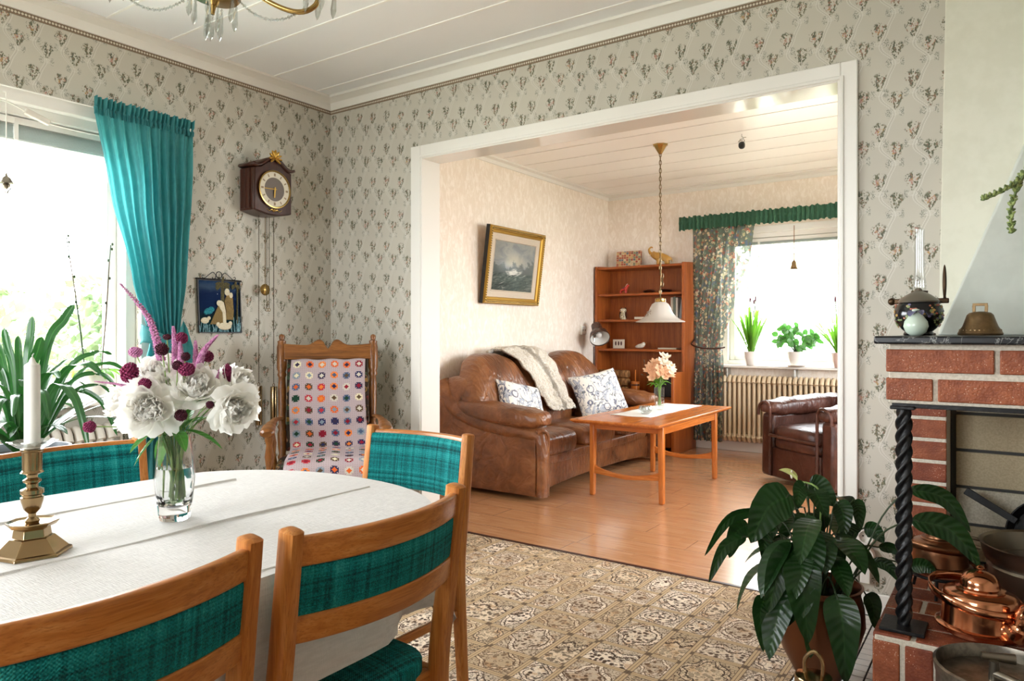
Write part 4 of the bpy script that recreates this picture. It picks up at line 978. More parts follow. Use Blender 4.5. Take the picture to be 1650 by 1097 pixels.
# ------------------------------------------------------------------ rocking chair and crochet throw
RCX, RCY, RCR = .655, -.590, radians(-131)
t = thing('rocking_chair', 'old oak rocking chair with turned posts and tapestry back in the corner', 'rocking chair', (RCX, RCY, .0075), RCR)
def turned(a, b, prof, n=12):
    a, b = V(*a), V(*b); mb = MB(); L = (b-a).length; mb.lathe([(r, k*L) for r, k in prof], tuple(a), n, axis=(b-a).normalized()); return mb
post = [(.016, 0), (.022, .02), (.022, .1), (.026, .12), (.018, .14), (.024, .2), (.026, .28), (.02, .31), (.026, .33), (.018, .35), (.021, .45), (.022, .6), (.018, .68), (.026, .7), (.02, .72), (.027, .75), (.027, .9), (.022, .93), (.024, .945), (.012, .955), (.016, .975), (.014, .99), (.0, 1.)]
for s in (-1, 1):
    turned((s*.235, -.18, .34), (s*.248, -.33, 1.085), post).build('back_post', ROCKZ, t, ang=60)
    turned((s*.265, .23, .06), (s*.27, .25, .615), [(.016, 0), (.022, .06), (.016, .1), (.022, .3), (.018, .36), (.025, .4), (.024, .55), (.018, .58), (.026, .62), (.014, .68), (.022, .8), (.014, .9), (.02, .94), (.02, 1)]).build('front_leg', ROCKZ, t, ang=60)
    turned((s*.255, -.2, .05), (s*.245, -.19, .36), [(.016, 0), (.02, .3), (.018, .6), (.022, 1)]).build('rear_leg', ROCKZ, t)
    mb = MB(); mb.tube(curve([V(s*.245, -.23, .63), V(s*.262, -.05, .645), V(s*.272, .14, .64), V(s*.275, .25, .628), V(s*.275, .31, .617)], 20), [.014, .016, .018, .024, .032, .034, .022], 12, flat=.65, ref=(0, 0, 1)); mb.build('arm', ROCKX, t)
    turned((s*.26, .06, .4), (s*.268, .07, .64), [(.01, 0), (.016, .2), (.011, .4), (.017, .6), (.01, .8), (.013, 1)]).build('arm_spindle', ROCKZ, t)
    mb = MB(); mb.tube(curve([V(s*.265, -.48, .12), V(s*.265, -.25, .045), V(s*.265, 0, .022), V(s*.265, .25, .045), V(s*.265, .42, .10)], 26), .02, 8, flat=1.); mb.build('rocker', ROCKX, t)
mb = MB(); pr = []
N = 40
for k in range(N+1):
    x = lerp(-.235, .235, k/N); a = abs(x)/.235
    top = 1.02+.035*math.exp(-((a-.2)/.16)**2)-.012*math.exp(-(a/.07)**2)*2.2+.012*a*a; pr.append((x, top))
pts = [V(x, -.318, z) for x, z in pr]+[V(x, -.30, .945) for x in (.235, .1, 0, -.1, -.235)]
mb.prism(pts, (0, .028, 0)); mb.build('crest_rail', ROCKX, t, ang=40, bevel=.006)
mb = MB(); mb.grid(lambda u, v: V(lerp(-.215, .215, u), lerp(-.19, -.3, v)+.03*sin(u*pi)*sin(v*pi), lerp(.46, .955, v)), 14, 14); mb.build('back_upholstery', TAPES, t, solid=.03)
MB().ball((0, .03, .40), (.255, .25, .06), 28, 10, .45).build('seat', TAPES, t)
for y, z in ((.24, .2), (-.19, .2)): turned((-.26, y, z), (.26, y, z), [(.01, 0), (.016, .3), (.011, .5), (.016, .7), (.01, 1)]).build('stretcher', ROCKX, t)
TP = curve([V(0, -.262, .945), V(0, -.21, .82), V(0, -.15, .62), V(0, -.108, .50), V(0, -.03, .484), V(0, .12, .482), V(0, .27, .465), V(0, .315, .40), V(0, .322, .27)], 120)
TL = [0.]
for k in range(120): TL.append(TL[-1]+(TP[k+1]-TP[k]).length)
def throw(u, v):
    x = lerp(-.188, .205, u); w_ = 1+.03*v; s = v*TL[-1]; k = max(0, min(119, next((i for i in range(120) if TL[i+1] >= s), 119))); p = lerp(TP[k], TP[k+1], (s-TL[k])/max(1e-6, TL[k+1]-TL[k]))
    bulge = .03*sin(u*pi)*sin(min(1, v*1.8)*pi)
    return V(x*w_-.012+.006*sin(v*9), p.y+bulge+.004*sin(u*15+v*4), p.z+.003*sin(u*17)+(.012*sin(u*pi) if v > .5 else 0))
o = MB().grid(throw, 40, 70).build('crochet_throw', CROCHET, ang=180, solid=.008, loc=(RCX, RCY, .0075)); o.rotation_euler = (0, 0, RCR); tag(o, 'lilac crochet throw of colourful granny squares draped over the rocking chair', 'throw')

# ------------------------------------------------------------------ living room: leather sofa
def puff(c, r, e=.5, nu=28, nv=16, rot=None, fn=None, mb=None): return (mb or MB()).ball(c, r, nu, nv, e, rot, fn)
t = thing('leather_sofa', 'tan leather three seat sofa with rolled arms along the living room wall', 'sofa', (.15, 1.795, 0))
mb = MB(); mb.box(.02, -.86, .05, .80, .86, .26); mb.build('base', LEATHER, t, bevel=.02)
# front apron, its lower edge arched
n = 24; pts = [V(.80, lerp(-.86, .86, k/n), .025+.045*sin(k/n*pi)**.5) for k in range(n+1)]+[V(.80, .86, .215), V(.80, -.86, .215)]
MB().prism(pts, (.028, 0, 0)).build('front_apron', LEATHER, t, bevel=.008)
puff((.70, 0, .24), (.15, .87, .035), .25).build('front_border', LEATHER, t)
def sweep(u):   # top line of the side from the back to the front
    return interp([V(.04, 0, .765), V(.08, 0, .69), V(.16, 0, .585), V(.32, 0, .515), V(.55, 0, .465), V(.84, 0, .435)], u)
for s in (-1, 1):
    y0, y1 = (s*.965, s*.86) if s < 0 else (s*.86, s*.965)
    pts = [V(.0, y0, .03)]+[V(.86, y0, .03), V(.86, y0, .42)]+[V(p.x, y0, p.z-.02) for p in [sweep(1-k/16) for k in range(17)]]
    side = MB().prism(pts, (0, y1-y0, 0)).build('side_panel', LEATHER, t, bevel=.015, ang=50)
    mb = MB(); mb.tube([sweep(k/22)+V(0, s*.925, -.01) for k in range(23)]+[V(.875, s*.925, .415), V(.89, s*.925, .36), V(.89, s*.925, .2), V(.885, s*.925, .03)], [.05, .055, .06, .062, .064, .064, .062, .058, .05, .045, .04], 14, ref=(0, 1, 0)); mb.build('arm_roll', LEATHER, t)
    def ap(p, s=s):
        k = p.x/.36; p.z += .035*(.5-.5*k)**2*1.2-.012*k; p.z += .006*sin(p.x*60+p.y*9)*(1 if k > .5 else .4); return p
    puff((.53, s*.875, .535), (.375, .125, .068), .62, 40, 16, fn=ap).build('arm_pillow', LEATHER, t)
    MB().tube(curve([V(.905, s*.885, .03), V(.905, s*.885, .3), V(.91, s*.89, .42), V(.9, s*.93, .462), V(.875, s*.965, .45)], 20), .012, 8).build('piping', LEATHER, t)
mb = MB(); pts = [V(.0, lerp(-.96, .96, k/30), (.70+.13*sin(k/30*pi)**.5)) for k in range(31)]+[V(0, .96, .04), V(0, -.96, .04)]
mb.prism(pts, (.10, 0, 0)); mb.build('back_panel', LEATHER, t, bevel=.02)
for s in (-1, 1): puff((.16, s*.86, .60), (.165, .10, .19), .7).build('wing', LEATHER, t)
for y, k in ((-.61, -1), (0, 0), (.61, 1)):
    def fb(p, k=k):
        a = p.y/.30; p.z += -.085*max(0, a*k)**2*(p.z > 0)-.02*abs(a)**3*(p.z > 0)
        p.x += .06*(1-((p.z)/.29)**2)*.6-.10*(p.z/.29)+.008*sin(a*16+p.z*6)*max(0, p.z/.29); return p
    puff((.25, y, .655), (.125, .355 if k else .315, .29), .62, 52, 26, fn=fb).build('back_cushion', LEATHER, t)
    puff((.34, y, .45), (.12, .29, .12), .6, 36, 18).build('lumbar_cushion', LEATHER, t)
    def fs(p): p.z += .012*(1-(p.x/.36)**2)+.004*sin(p.y*50+p.x*8)*max(0, p.x/.36); return p
    puff((.515, y*.995, .325), (.345, .287, .085), .42, 48, 18, fn=fs).build('seat_cushion', LEATHER, t)
# sheepskin over the back
def fleece(u, v):
    p = interp([V(.19, 0, .78), V(.22, 0, .93), V(.33, 0, .965), V(.47, 0, .87), V(.56, 0, .71), V(.62, 0, .56), V(.66, 0, .50)], v)
    wv = .225*(1+.18*sin(v*5+.6))*(1-.25*max(0, v-.75)*2); y = 1.66+(u-.5)*2*wv*(1+.05*sin(v*37))+.14*v-.10*(1-v)
    nn = mnoise.noise(V(u*9, v*16, 0)); e = min(1, min(u, 1-u)*9)*min(1, min(v, 1-v)*9)
    return V(p.x+.018*e+.022*nn*e, y+.014*mnoise.noise(V(v*24, u*3, 4)), p.z+.014*e+.016*mnoise.noise(V(u*11, v*18, 3)))
o = MB().grid(fleece, 70, 90).build('sheepskin', FLEECE, ang=180, solid=.02); tag(o, 'cream sheepskin with a dark stripe draped over the sofa back', 'sheepskin')
def pillow(name, label, loc, rot, w, h, th, mat, group=None):
    mb = MB()
    for s in (1, -1):
        def g(u, v, s=s):
            a, b = 2*u-1, 2*v-1; k = (1-a**4)*(1-b**4); k = max(0, k)**.55; pin = 1-.07*(1-a*a)*abs(b)**3; pin2 = 1-.07*(1-b*b)*abs(a)**3
            return V(a*w/2*pin2, s*th/2*k+.004*mnoise.noise(V(a*3, b*3, s)), b*h/2*pin)
        mb.grid(g, 20, 20, flip=(s > 0))
    o = mb.build(name, mat, ang=70, loc=loc); o.rotation_euler = rot; return tag(o, label, 'cushion', group)
pillow('throw_cushion', 'larger blue and white floral cushion leaning on the right half of the sofa', (.74, 2.22, .585), (radians(-24), radians(-9), radians(62)), .46, .40, .15, CUSHION, 'floral cushions on the sofa')
pillow('throw_cushion', 'small blue and white floral cushion half hidden by the near sofa arm', (.66, 1.19, .575), (radians(-30), radians(12), radians(74)), .40, .36, .14, CUSHION, 'floral cushions on the sofa')

# ------------------------------------------------------------------ coffee table and what stands on it
t = thing('coffee_table', 'teak coffee table with curved end stretchers in front of the sofa', 'coffee table', (1.465, 1.728, 0)); W, L = .315, .695
mb = MB(); mb.add([(sx*W*k, sy*L*k2, z) for z, k, k2 in ((.503, .93, .965), (.519, 1, 1), (.53, 1, 1)) for sx, sy in ((-1, -1), (1, -1), (1, 1), (-1, 1))], [(0, 3, 2, 1), (8, 9, 10, 11)]+[(b+i, b+(i+1) % 4, b+4+(i+1) % 4, b+4+i) for b in (0, 4) for i in range(4)]); mb.build('tabletop', CTY, t, bevel=.003)
for sx in (-1, 1):
    for sy in (-1, 1): MB().bar((sx*.246, sy*.497, .504), (sx*.25, sy*.497, 0), .040, .044, up=(0, 1, 0), w2=(.034, .036)).build('leg', CTZ, t, bevel=.008)
    MB().box(sx*.246-.011, -.48, .445, sx*.246+.011, .48, .503).build('apron', CTY, t, bevel=.003)
for s in (-1, 1):
    n = 16; up = [(lerp(-.235, .235, k/n), .205-.045*sin(k/n*pi)**.7) for k in range(n+1)]; dn = [(lerp(.235, -.235, k/n), .135+.0*sin(k/n*pi)) for k in range(n+1)]
    MB().prism([V(x, s*.497-.011, z) for x, z in up+[(x, z-.005+.02*abs(x/.235)) for x, z in dn]], (0, .022, 0)).build('stretcher', CTX, t, bevel=.003)
    MB().box(-.235, s*.497-.011, .45, .235, s*.497+.011, .503).build('apron', CTX, t, bevel=.003)
RUN = Mat('runner_cloth', rough=.9)
def _r():
    m = RUN; x, y, z = m.sep(m.obj()); d, c = m.voro(m.scale(m.obj(), (1, .6, 1)), 24); m.base(m.mix(d.step(.2, .12)*((x.abs()-.11).abs().step(.04, .02))*.6, '#eeebe6', '#a8b8c4'))
_r()
o = MB().grid(lambda u, v: V(lerp(-.15, .15, u), lerp(-.49, .49, v), .0012+.0012*sin(u*9+v*21)), 12, 30).build('table_runner', RUN, ang=180, loc=(1.42, 1.865, .5315), solid=.001); tag(o, 'white table runner with faint blue flowers on the coffee table', 'table runner')
t = thing('crystal_bowl', 'small round cut crystal bowl on the white table runner', 'bowl', (1.462, 1.54, .5355))
MB().lathe([(.0, .0), (.022, .0), (.03, .006), (.042, .022), (.046, .036), (.042, .05), (.036, .056), (.033, .054), (.039, .042), (.04, .03), (.02, .012), (0, .010)], n=24, shape=lambda a, z: 1+.07*cos(a*12)).build('cut_glass', CRYSTAL, t, ang=15)
BX, BY, BZ = 1.43, 1.853, .535
t = thing('glass_vase', 'slim tinted glass vase with peach flowers on the coffee table', 'vase', (BX, BY, BZ))
MB().lathe([(0, 0), (.022, 0), (.026, .004), (.026, .015), (.033, .03), (.036, .07), (.036, .165), (.0345, .165), (.034, .07), (.03, .032), (.0, .024)], n=32).build('glass', AQUA, t); 
def lily_flower(pos, r, label, mat, grp):
    pos = V(*pos); o = thing('peach_flower' if mat is PEACH else 'cream_flower', label, 'flower', tuple(pos), 0, grp)
    mb = MB(); F = (pos-V(BX, BY, BZ+.18)).normalized(); F = (F+V(.35, -.5, 0)).normalized(); q = F.to_track_quat('Z', 'Y')
    for c in range(3):
        cc = q @ V(cos(c*2.1)*r*.5, sin(c*2.1)*r*.5, 0)
        for k in range(6):
            a = k*pi/3+c; d = q @ V(cos(a)*.9, sin(a)*.9, .75); mb.leaf(cc, d, r*.95, r*.32, .3, 5, 2, .3, side=q @ V(-sin(a), cos(a), 0))
    mb.build('petals', mat, o, ang=180)
    b = V(BX, BY, BZ)-pos; MB().tube(curve([V(0, 0, 0), (b+V(0, 0, .2))*.55, b+V(-b.x*.15, -b.y*.15, .16), b+V(random.uniform(-.012, .012), random.uniform(-.012, .012), .035)], 12), .0022, 5).build('stem', STEM, o)
R3, F3 = V(.8211, .5707, 0), V(-.5707, .8211, 0)
for k, (x, z, d) in enumerate(((-.065, .30, 0), (-.02, .335, .03), (.05, .315, 0), (-.045, .25, -.04), (.03, .26, -.05), (0, .285, -.06), (.075, .265, .02))):
    p = V(BX, BY, BZ)+R3*x+F3*d+V(0, 0, z); lily_flower(tuple(p), .046, 'peach coloured lily like flower in the slim vase on the coffee table', PEACH, 'peach flowers on the coffee table')
for k, (x, z, d) in enumerate(((.045, .385, .03), (.025, .345, -.02), (.085, .32, .03), (.07, .29, -.04))):
    p = V(BX, BY, BZ)+R3*x+F3*d+V(0, 0, z); lily_flower(tuple(p), .040, 'cream white filler flower among the peach flowers on the coffee table', CREAM, 'cream flowers on the coffee table')
gr = thing('vase_foliage', 'bright green leaves and a bare budding twig in the coffee table vase', 'foliage', (BX, BY, BZ+.16)); mb = MB()
for k in range(26):
    a = random.uniform(0, 2*pi); mb.leaf((.018*cos(a), .018*sin(a), random.uniform(0, .08)), (cos(a), sin(a), random.uniform(.4, 1.8)), random.uniform(.06, .10), .012, 1.2, 6, 2, .3)
mb.build('leaf_blades', FRESH, gr, ang=180)
mb = MB(); tw = curve([V(0, 0, -.1), R3*-.03+V(0, 0, .03), R3*-.09+V(0, 0, .10), R3*-.115+V(0, 0, .2)], 16); mb.tube(tw, [.002, .001], 5); mb.tube(curve([tw[8], tw[8]+R3*-.05+V(0, 0, .02), tw[8]+R3*-.075+V(0, 0, .03)], 8), .001, 5)
for p in tw[8:]+[tw[8]+R3*-.075+V(0, 0, .03), tw[8]+R3*-.06+V(0, 0, .026)]: mb.ball(p+V(random.uniform(-.004, .004), 0, .003), (.004, .004, .006), 6, 4)
mb.build('twig', BARK, gr)

# ------------------------------------------------------------------ painting, wall socket
t = thing('framed_painting', 'gilt framed painting of a stormy sea hanging tilted forward above the sofa', 'painting', (LX0+.012, 1.785, 1.335)); t.rotation_euler = (0, radians(7.2), 0)
w_, h_ = .80, .615
mb = MB(); prof = [(0, 0), (0, .035), (.012, .048), (.026, .046), (.034, .036), (.05, .03), (.056, .02), (.056, 0)]
def frame_ring(mb, w, h, prof, off=0):
    cs = [(-w/2, 0, 1, 1), (w/2, 0, -1, 1), (w/2, h, -1, -1), (-w/2, h, 1, -1)]; m = len(prof)
    v = [(x_, y+sx*p, z+sz*p) for y, z, sx, sz in cs for p, x_ in prof]
    mb.add(v, [(c*m+k, ((c+1) % 4)*m+k, ((c+1) % 4)*m+(k+1) % m, c*m+(k+1) % m) for c in range(4) for k in range(m)])
frame_ring(mb, w_, h_, prof); mb.build('frame', GOLD, t, ang=20)
mb = MB()
def rope(mb, a, b):
    n = int((b-a).length/.019); d = (b-a).normalized(); u = V(1, 0, 0)
    for k in range(n): c = lerp(a, b, (k+.5)/n); mb.ball(c, (.004, .009, .005), 6, 4, rot=(Matrix.Rotation(radians(35), 3, u) @ Matrix(((1, 0, 0), (0, d.y, -d.z), (0, d.z, d.y)))))
q = .019; A = [V(.048, -w_/2+q, q), V(.048, w_/2-q, q), V(.048, w_/2-q, h_-q), V(.048, -w_/2+q, h_-q)]
for k in range(4): rope(mb, A[k], A[(k+1) % 4])
mb.build('frame_carving', GOLDDARK, t)
mb = MB(); mb.box(-.001, -w_/2-.002, -.001, .033, -w_/2+.004, h_+.001); mb.build('frame_edge', BLACK, t)
mb = MB(); frame_ring(mb, w_-.10, h_-.10, [(0, .0), (0, .022), (.05, .020), (.056, .024), (.062, .018), (.062, 0)]); o = mb.build('liner', speckle('linen_liner', '#bcae9c', '#c9bdac', 200, .9, .3), t, ang=20); o.location = (0, 0, .05)
MB().grid(lambda u, v: V(.0165, lerp(-.292, .292, u), lerp(.108, .507, v)), 1, 1).build('canvas', SEA, t, solid=.004)
t = thing('wall_socket', 'small white socket on the living room wall between sofa and bookcase', 'socket', (LX0, 3.051, 1.08))
MB().box(0, -.04, 0, .022, .04, .085).build('plate', WHITE, t, bevel=.004)
for y in (-.02, .02): MB().lathe([(0, 0), (.006, 0), (.006, .003), (0, .003)], (.0215, y, .045), 12, axis=V(1, 0, 0)).build('hole', SOOT, t)

# ------------------------------------------------------------------ bookcase and its contents
KX0, KX1, KY0, KY1 = .135, 1.065, 3.27, 3.575
t = thing('bookcase', 'teak bookcase with open shelves in the far living room corner', 'bookcase', (0, 0, 0))
for x, nm in ((KX0, 'left'), (KX1-.024, 'right')):
    MB().prism([V(x, y, z) for y, z in ((3.02, 0), (KY1, 0), (KY1, 1.775), (KY0, 1.755), (KY0, .74), (3.10, .74), (3.02, .70))], (.024, 0, 0)).build('side_panel', TEAKZ, t, bevel=.003)
for z in (1.735, 1.470, 1.217, .930): MB().box(KX0+.024, KY0+.012, z-.011, KX1-.024, KY1-.012, z+.011).build('shelf', TEAKX, t, bevel=.003)
MB().box(KX0+.024, 3.05, .47, KX1-.024, KY1-.012, .494).build('shelf', TEAKX, t, bevel=.003)
MB().box(KX0+.024, 3.045, .06, KX1-.024, 3.065, .47).build('door', TEAKZ, t, bevel=.003)
MB().box(KX0+.012, KY1-.012, .02, KX1-.012, KY1, 1.75).build('back_panel', TEAKZ, t)
STAMP = Mat('postage_mosaic', rough=.5)
def _s():
    m = STAMP; x, y, z = m.sep(m.obj()); a = x/.026; b = z/.022; i = a.floor(); j = b.floor(); h, hc = m.white(m.vec(i, j, 2.)); r, g, bb = m.sep(hc)
    c = m.ramp(r, [(0, '#a84a32'), (.25, '#c9a06a'), (.45, '#b3603c'), (.6, '#7d8a6c'), (.72, '#d2bc94'), (.85, '#8a4a3a'), (.93, '#5d6a78')], True)
    e = ((a.fract()-.5).abs().mx((b.fract()-.5).abs())).gt(.42); n = m.noise(m.obj(), 130, 3); m.base(m.mix(n.step(.5, .62)*.5, m.mix(e*.7, c, '#d8c8a8'), '#6e3a2a'))
_s()
o = MB().box(-.135, -.012, 0, .135, .012, .165).build('stamp_picture', STAMP, loc=(.402, 3.48, 1.749), bevel=.003); o.rotation_euler = (radians(-6), 0, 0); tag(o, 'small red mosaic picture leaning on top of the bookcase', 'picture')
ELE = Mat('golden_wood', '#b08238', .35, spec=.5); RED = plain('red_lacquer', '#c0392a', .35); CLAY = speckle('stone_white', '#c9c2b4', '#ddd7ca', 80, .7, .2)
t = thing('elephant_figurine', 'golden carved elephant with raised trunk on top of the bookcase', 'figurine', (.79, 3.42, 1.7475), .15); t.scale = (1.25, 1.25, 1.25)
skin('body', ELE, [(.045, 0, .062), (0, 0, .068), (-.035, 0, .072), (-.075, 0, .085), (-.10, 0, .10), (-.108, 0, .128), (-.09, 0, .146), (-.076, 0, .138), (.04, .018, .03), (.04, .018, .004), (.04, -.018, .03), (.04, -.018, .004), (-.03, .018, .03), (-.034, .018, .004), (-.03, -.018, .03), (-.034, -.018, .004), (.07, 0, .05), (.076, 0, .025)],
    [(0, 1), (1, 2), (2, 3), (3, 4), (4, 5), (5, 6), (6, 7), (0, 8), (8, 9), (0, 10), (10, 11), (2, 12), (12, 13), (2, 14), (14, 15), (0, 16), (16, 17)], [.03, .034, .03, .024, .012, .009, .007, .006, .014, .014, .014, .014, .013, .013, .013, .013, .005, .003], t)
for s in (-1, 1):
    MB().ball((-.062, s*.026, .086), (.016, .004, .024), 10, 8, rot=Matrix.Rotation(s*.5, 3, 'Z')).build('ear', ELE, t); MB().tube(curve([V(-.088, s*.012, .085), V(-.105, s*.014, .078), V(-.118, s*.013, .086)], 8), [.004, .0015], 6).build('tusk', CREAM, t)
t = thing('wooden_horse', 'small red painted wooden horse on the top shelf of the bookcase', 'figurine', (.39, 3.40, 1.483), -.1)
skin('body', RED, [(-.03, 0, .045), (.012, 0, .047), (.03, 0, .058), (.042, 0, .082), (.062, 0, .078), (-.034, .010, .02), (-.036, .010, .003), (-.034, -.010, .02), (-.036, -.010, .003), (.022, .010, .02), (.022, .010, .003), (.022, -.010, .02), (.022, -.010, .003), (.045, 0, .096)],
    [(0, 1), (1, 2), (2, 3), (3, 4), (0, 5), (5, 6), (0, 7), (7, 8), (2, 9), (9, 10), (2, 11), (11, 12), (3, 13)], [.017, .016, .015, .012, .008, .008, .008, .008, .008, .008, .008, .008, .008, .004], t)
MB().tube(curve([V(.022, 0, .068), V(.034, 0, .09), V(.044, 0, .098)], 8), [.008, .006, .003], 6).build('mane', CREAM, t); MB().tube([(.0, -.017, .05), (.0, 0, .0655), (0, .017, .05)], .003, 6).build('saddle', plain('saddle_blue', '#4a5a8a', .5), t)
for x, lab in ((.655, 'dark clam shaped bowl on the top shelf, left of the lamp chain'), (.83, 'dark clam shaped bowl on the top shelf, right of the lamp chain')):
    o = MB().lathe([(0, 0), (.03, 0), (.05, .012), (.056, .02), (.05, .026), (.03, .034), (0, .037)], n=24, shape=lambda a, z: 1+.04*cos(a*11)).build('wooden_bowl', DARKWOOD, loc=(x, 3.41, 1.483)); tag(o, lab, 'bowl')
t = thing('owl_figurine', 'brown and cream owl figurine on the second bookcase shelf', 'figurine', (.385, 3.40, 1.2295))
MB().lathe([(0, 0), (.026, 0), (.034, .02), (.034, .05), (.026, .072), (.031, .085), (.029, .1), (.018, .112), (0, .114)], n=20).build('body', speckle('owl_glaze', '#7a6a4a', '#d8cdb0', 60, .35, .2), t)
for s in (-1, 1):
    MB().lathe([(0, 0), (.012, 0), (.012, .004), (0, .005)], (s*.012, -.026, .09), 16, axis=V(s*.2, -1, 0)).build('eye', CREAM, t); MB().ball((s*.012, -.0315, .09), .0045, 8, 6).build('pupil', BLACK, t)
    MB().lathe([(.010, 0), (.005, .012), (0, .02)], (s*.022, 0, .104), 8).build('ear_tuft', DARKWOOD, t); MB().ball((s*.033, -.004, .045), (.007, .02, .032), 10, 8).build('wing', DARKWOOD, t)
MB().lathe([(.004, 0), (0, .012)], (0, -.032, .082), 6, axis=V(0, -.6, -1)).build('beak', GOLD, t)
for k, (x, wd, h, tilt, c, lab) in enumerate(((.905, .022, .205, 0, '#cfc8b8', 'cream book standing leftmost in the short row on the second shelf'), (.931, .02, .21, 0, '#6d7a70', 'grey green book in the middle of the short row on the second shelf'), (.955, .02, .20, .0, '#d8d4cb', 'white book third in the short row on the second shelf'), (.985, .022, .185, .13, '#8a8d92', 'grey book leaning at the right end of the row on the second shelf'))):
    o = thing('book', lab, 'book', (x, 3.44, 1.229), 0, 'books standing on the second bookcase shelf'); o.rotation_euler = (0, tilt, 0)
    MB().box(-wd/2+.001, -.068, .003, wd/2-.001, .066, h-.003).build('page_block', CREAM, o)
    mb = MB(); mb.box(-wd/2, -.07, 0, -wd/2+.002, .07, h); mb.box(wd/2-.002, -.07, 0, wd/2, .07, h); mb.box(-wd/2, -.072, 0, wd/2, -.07, h); mb.build('cover', plain('book_cover_%d' % k, c, .6), o)
def flatbook(loc, wx, wy, th, c, lab, rz=0.):
    o = thing('book', lab, 'book', loc, rz); MB().box(-wx/2+.003, -wy/2+.003, .002, wx/2-.003, wy/2, th-.002).build('page_block', CREAM, o)
    mb = MB(); mb.box(-wx/2, -wy/2, 0, wx/2, wy/2, .002); mb.box(-wx/2, -wy/2, th-.002, wx/2, wy/2, th); mb.build('cover', plain('flat_book_cover', c, .6), o)
flatbook((.60, 3.40, 1.229), .15, .11, .026, '#8a5a34', 'small brown book lying flat on the second shelf behind the lampshade')
flatbook((.87, 3.40, .942), .19, .13, .014, '#cdb892', 'thin pale book lying flat on the third bookcase shelf')
t = thing('bird_figurine', 'white stone bird figurine on the third bookcase shelf', 'figurine', (.575, 3.39, .942))
skin('body', CLAY, [(-.055, 0, .018), (-.02, 0, .026), (.02, 0, .03), (.035, 0, .052), (.045, 0, .058)], [(0, 1), (1, 2), (2, 3), (3, 4)], [.008, .024, .026, .018, .014], t); MB().lathe([(.004, 0), (0, .014)], (.056, 0, .058), 8, axis=V(1, 0, -.1)).build('beak', ELE, t)
t = thing('photo_stand', 'small framed picture standing behind the dark reading lamp on the third shelf', 'picture', (.31, 3.45, .942), .1); MB().box(-.06, -.006, 0, .06, .006, .09).build('frame', CREAM, t, bevel=.002)
mb = MB()
for k, x in enumerate((-.03, 0, .028)): mb.ball((x, -.006, .05), (.009, .002, .022), 8, 6)
mb.build('picture', plain('photo_ink', '#5a3a34', .6), t)
ROLL = Mat('birch_bark', rough=.75)
def _ro():
    m = ROLL; x, y, z = m.sep(m.obj()); n = m.noise(m.scale(m.obj(), (9, 2, 2)), 9, 3); m.base(m.ramp(n, [(.3, '#5e3d20'), (.5, '#8a6034'), (.7, '#a67c4a')])); m.bump((x*420.).sin(), .3, .003)
_ro()
for k, (z, y, x1, lab) in enumerate(((.5385, 3.30, .505, 'lowest brown ribbed roll lying on the low bookcase shelf'), (.6175, 3.31, .485, 'middle brown ribbed roll in the stack on the low bookcase shelf'), (.695, 3.32, .48, 'topmost brown ribbed roll in the stack on the low bookcase shelf'))):
    o = thing('bark_roll', lab, 'roll', (0, y, z), 0, 'ribbed rolls stacked on the low shelf'); MB().tube([(.175, 0, 0), (x1-.085, 0, 0)], .0385, 20).build('roll', ROLL, o)
    MB().ball((x1-.04, 0, 0), (.048, .039, .0385), 18, 10, .5).build('end_cap', ROLL, o)
t = thing('butter_churn', 'small wooden butter churn with a plunger on the low bookcase shelf', 'churn', (.575, 3.27, .496))
MB().lathe([(0, 0), (.046, 0), (.04, .125), (.044, .127), (.04, .135), (.012, .137), (0, .137)], n=22).build('barrel', CTZ, t, ang=30); MB().tube([(0, 0, .13), (0, 0, .245)], .007, 8).build('plunger', CTZ, t)
for z in (.03, .095): MB().lathe([(.0465-.05*z, z), (.0475-.05*z, z), (.047-.05*z, z+.014), (.046-.05*z, z+.014)], n=22).build('hoop', DARKWOOD, t)
o = MB().box(-.13, -.09, 0, .13, .09, .17).build('black_box', BLACK, loc=(.89, 3.36, .496), bevel=.006); tag(o, 'plain black box in the right end of the low bookcase shelf', 'box')
# reading lamp beside the bookcase
t = thing('floor_lamp', 'dark brown metal reading lamp with a tilted spot shade by the bookcase', 'floor lamp', (.262, 3.02, 0)); BRN = plain('brown_lacquer', '#4a332a', .25)
MB().lathe([(0, 0), (.055, 0), (.055, .012), (.02, .022), (0, .022)], n=28).build('base', BRN, t); MB().tube([(0, 0, .02), (0, 0, .99)], .010, 10).build('pole', BRN, t); MB().tube([(0, 0, .97), (0, 0, 1.05)], .012, 10).build('joint', STEEL, t)
AX = V(.52, -.55, -.66).normalized(); hc = V(.055, -.01, 1.085)
sh = MB().lathe([(.0, -.13), (.044, -.13), (.049, -.125), (.05, -.045), (.062, -.032), (.086, .0), (.096, .04), (.097, .065), (.094, .065), (.08, .0), (.05, -.025), (.0, -.035)], tuple(hc), 32, axis=AX).build('lamp_shade', BRN, t)
MB().lathe([(0, -.032), (.05, -.022), (.080, .004), (.0935, .062)], tuple(hc), 32, axis=AX).build('reflector', plain('reflector_white', '#d8d6d0', .3), sh); MB().ball(tuple(hc+AX*.012), .028, 16, 10).build('bulb', CERAMIC, t)
MB().tube(curve([V(0, 0, 1.045), V(.02, .0, 1.07), hc-AX*.03], 8), .008, 8).build('arm', STEEL, t)

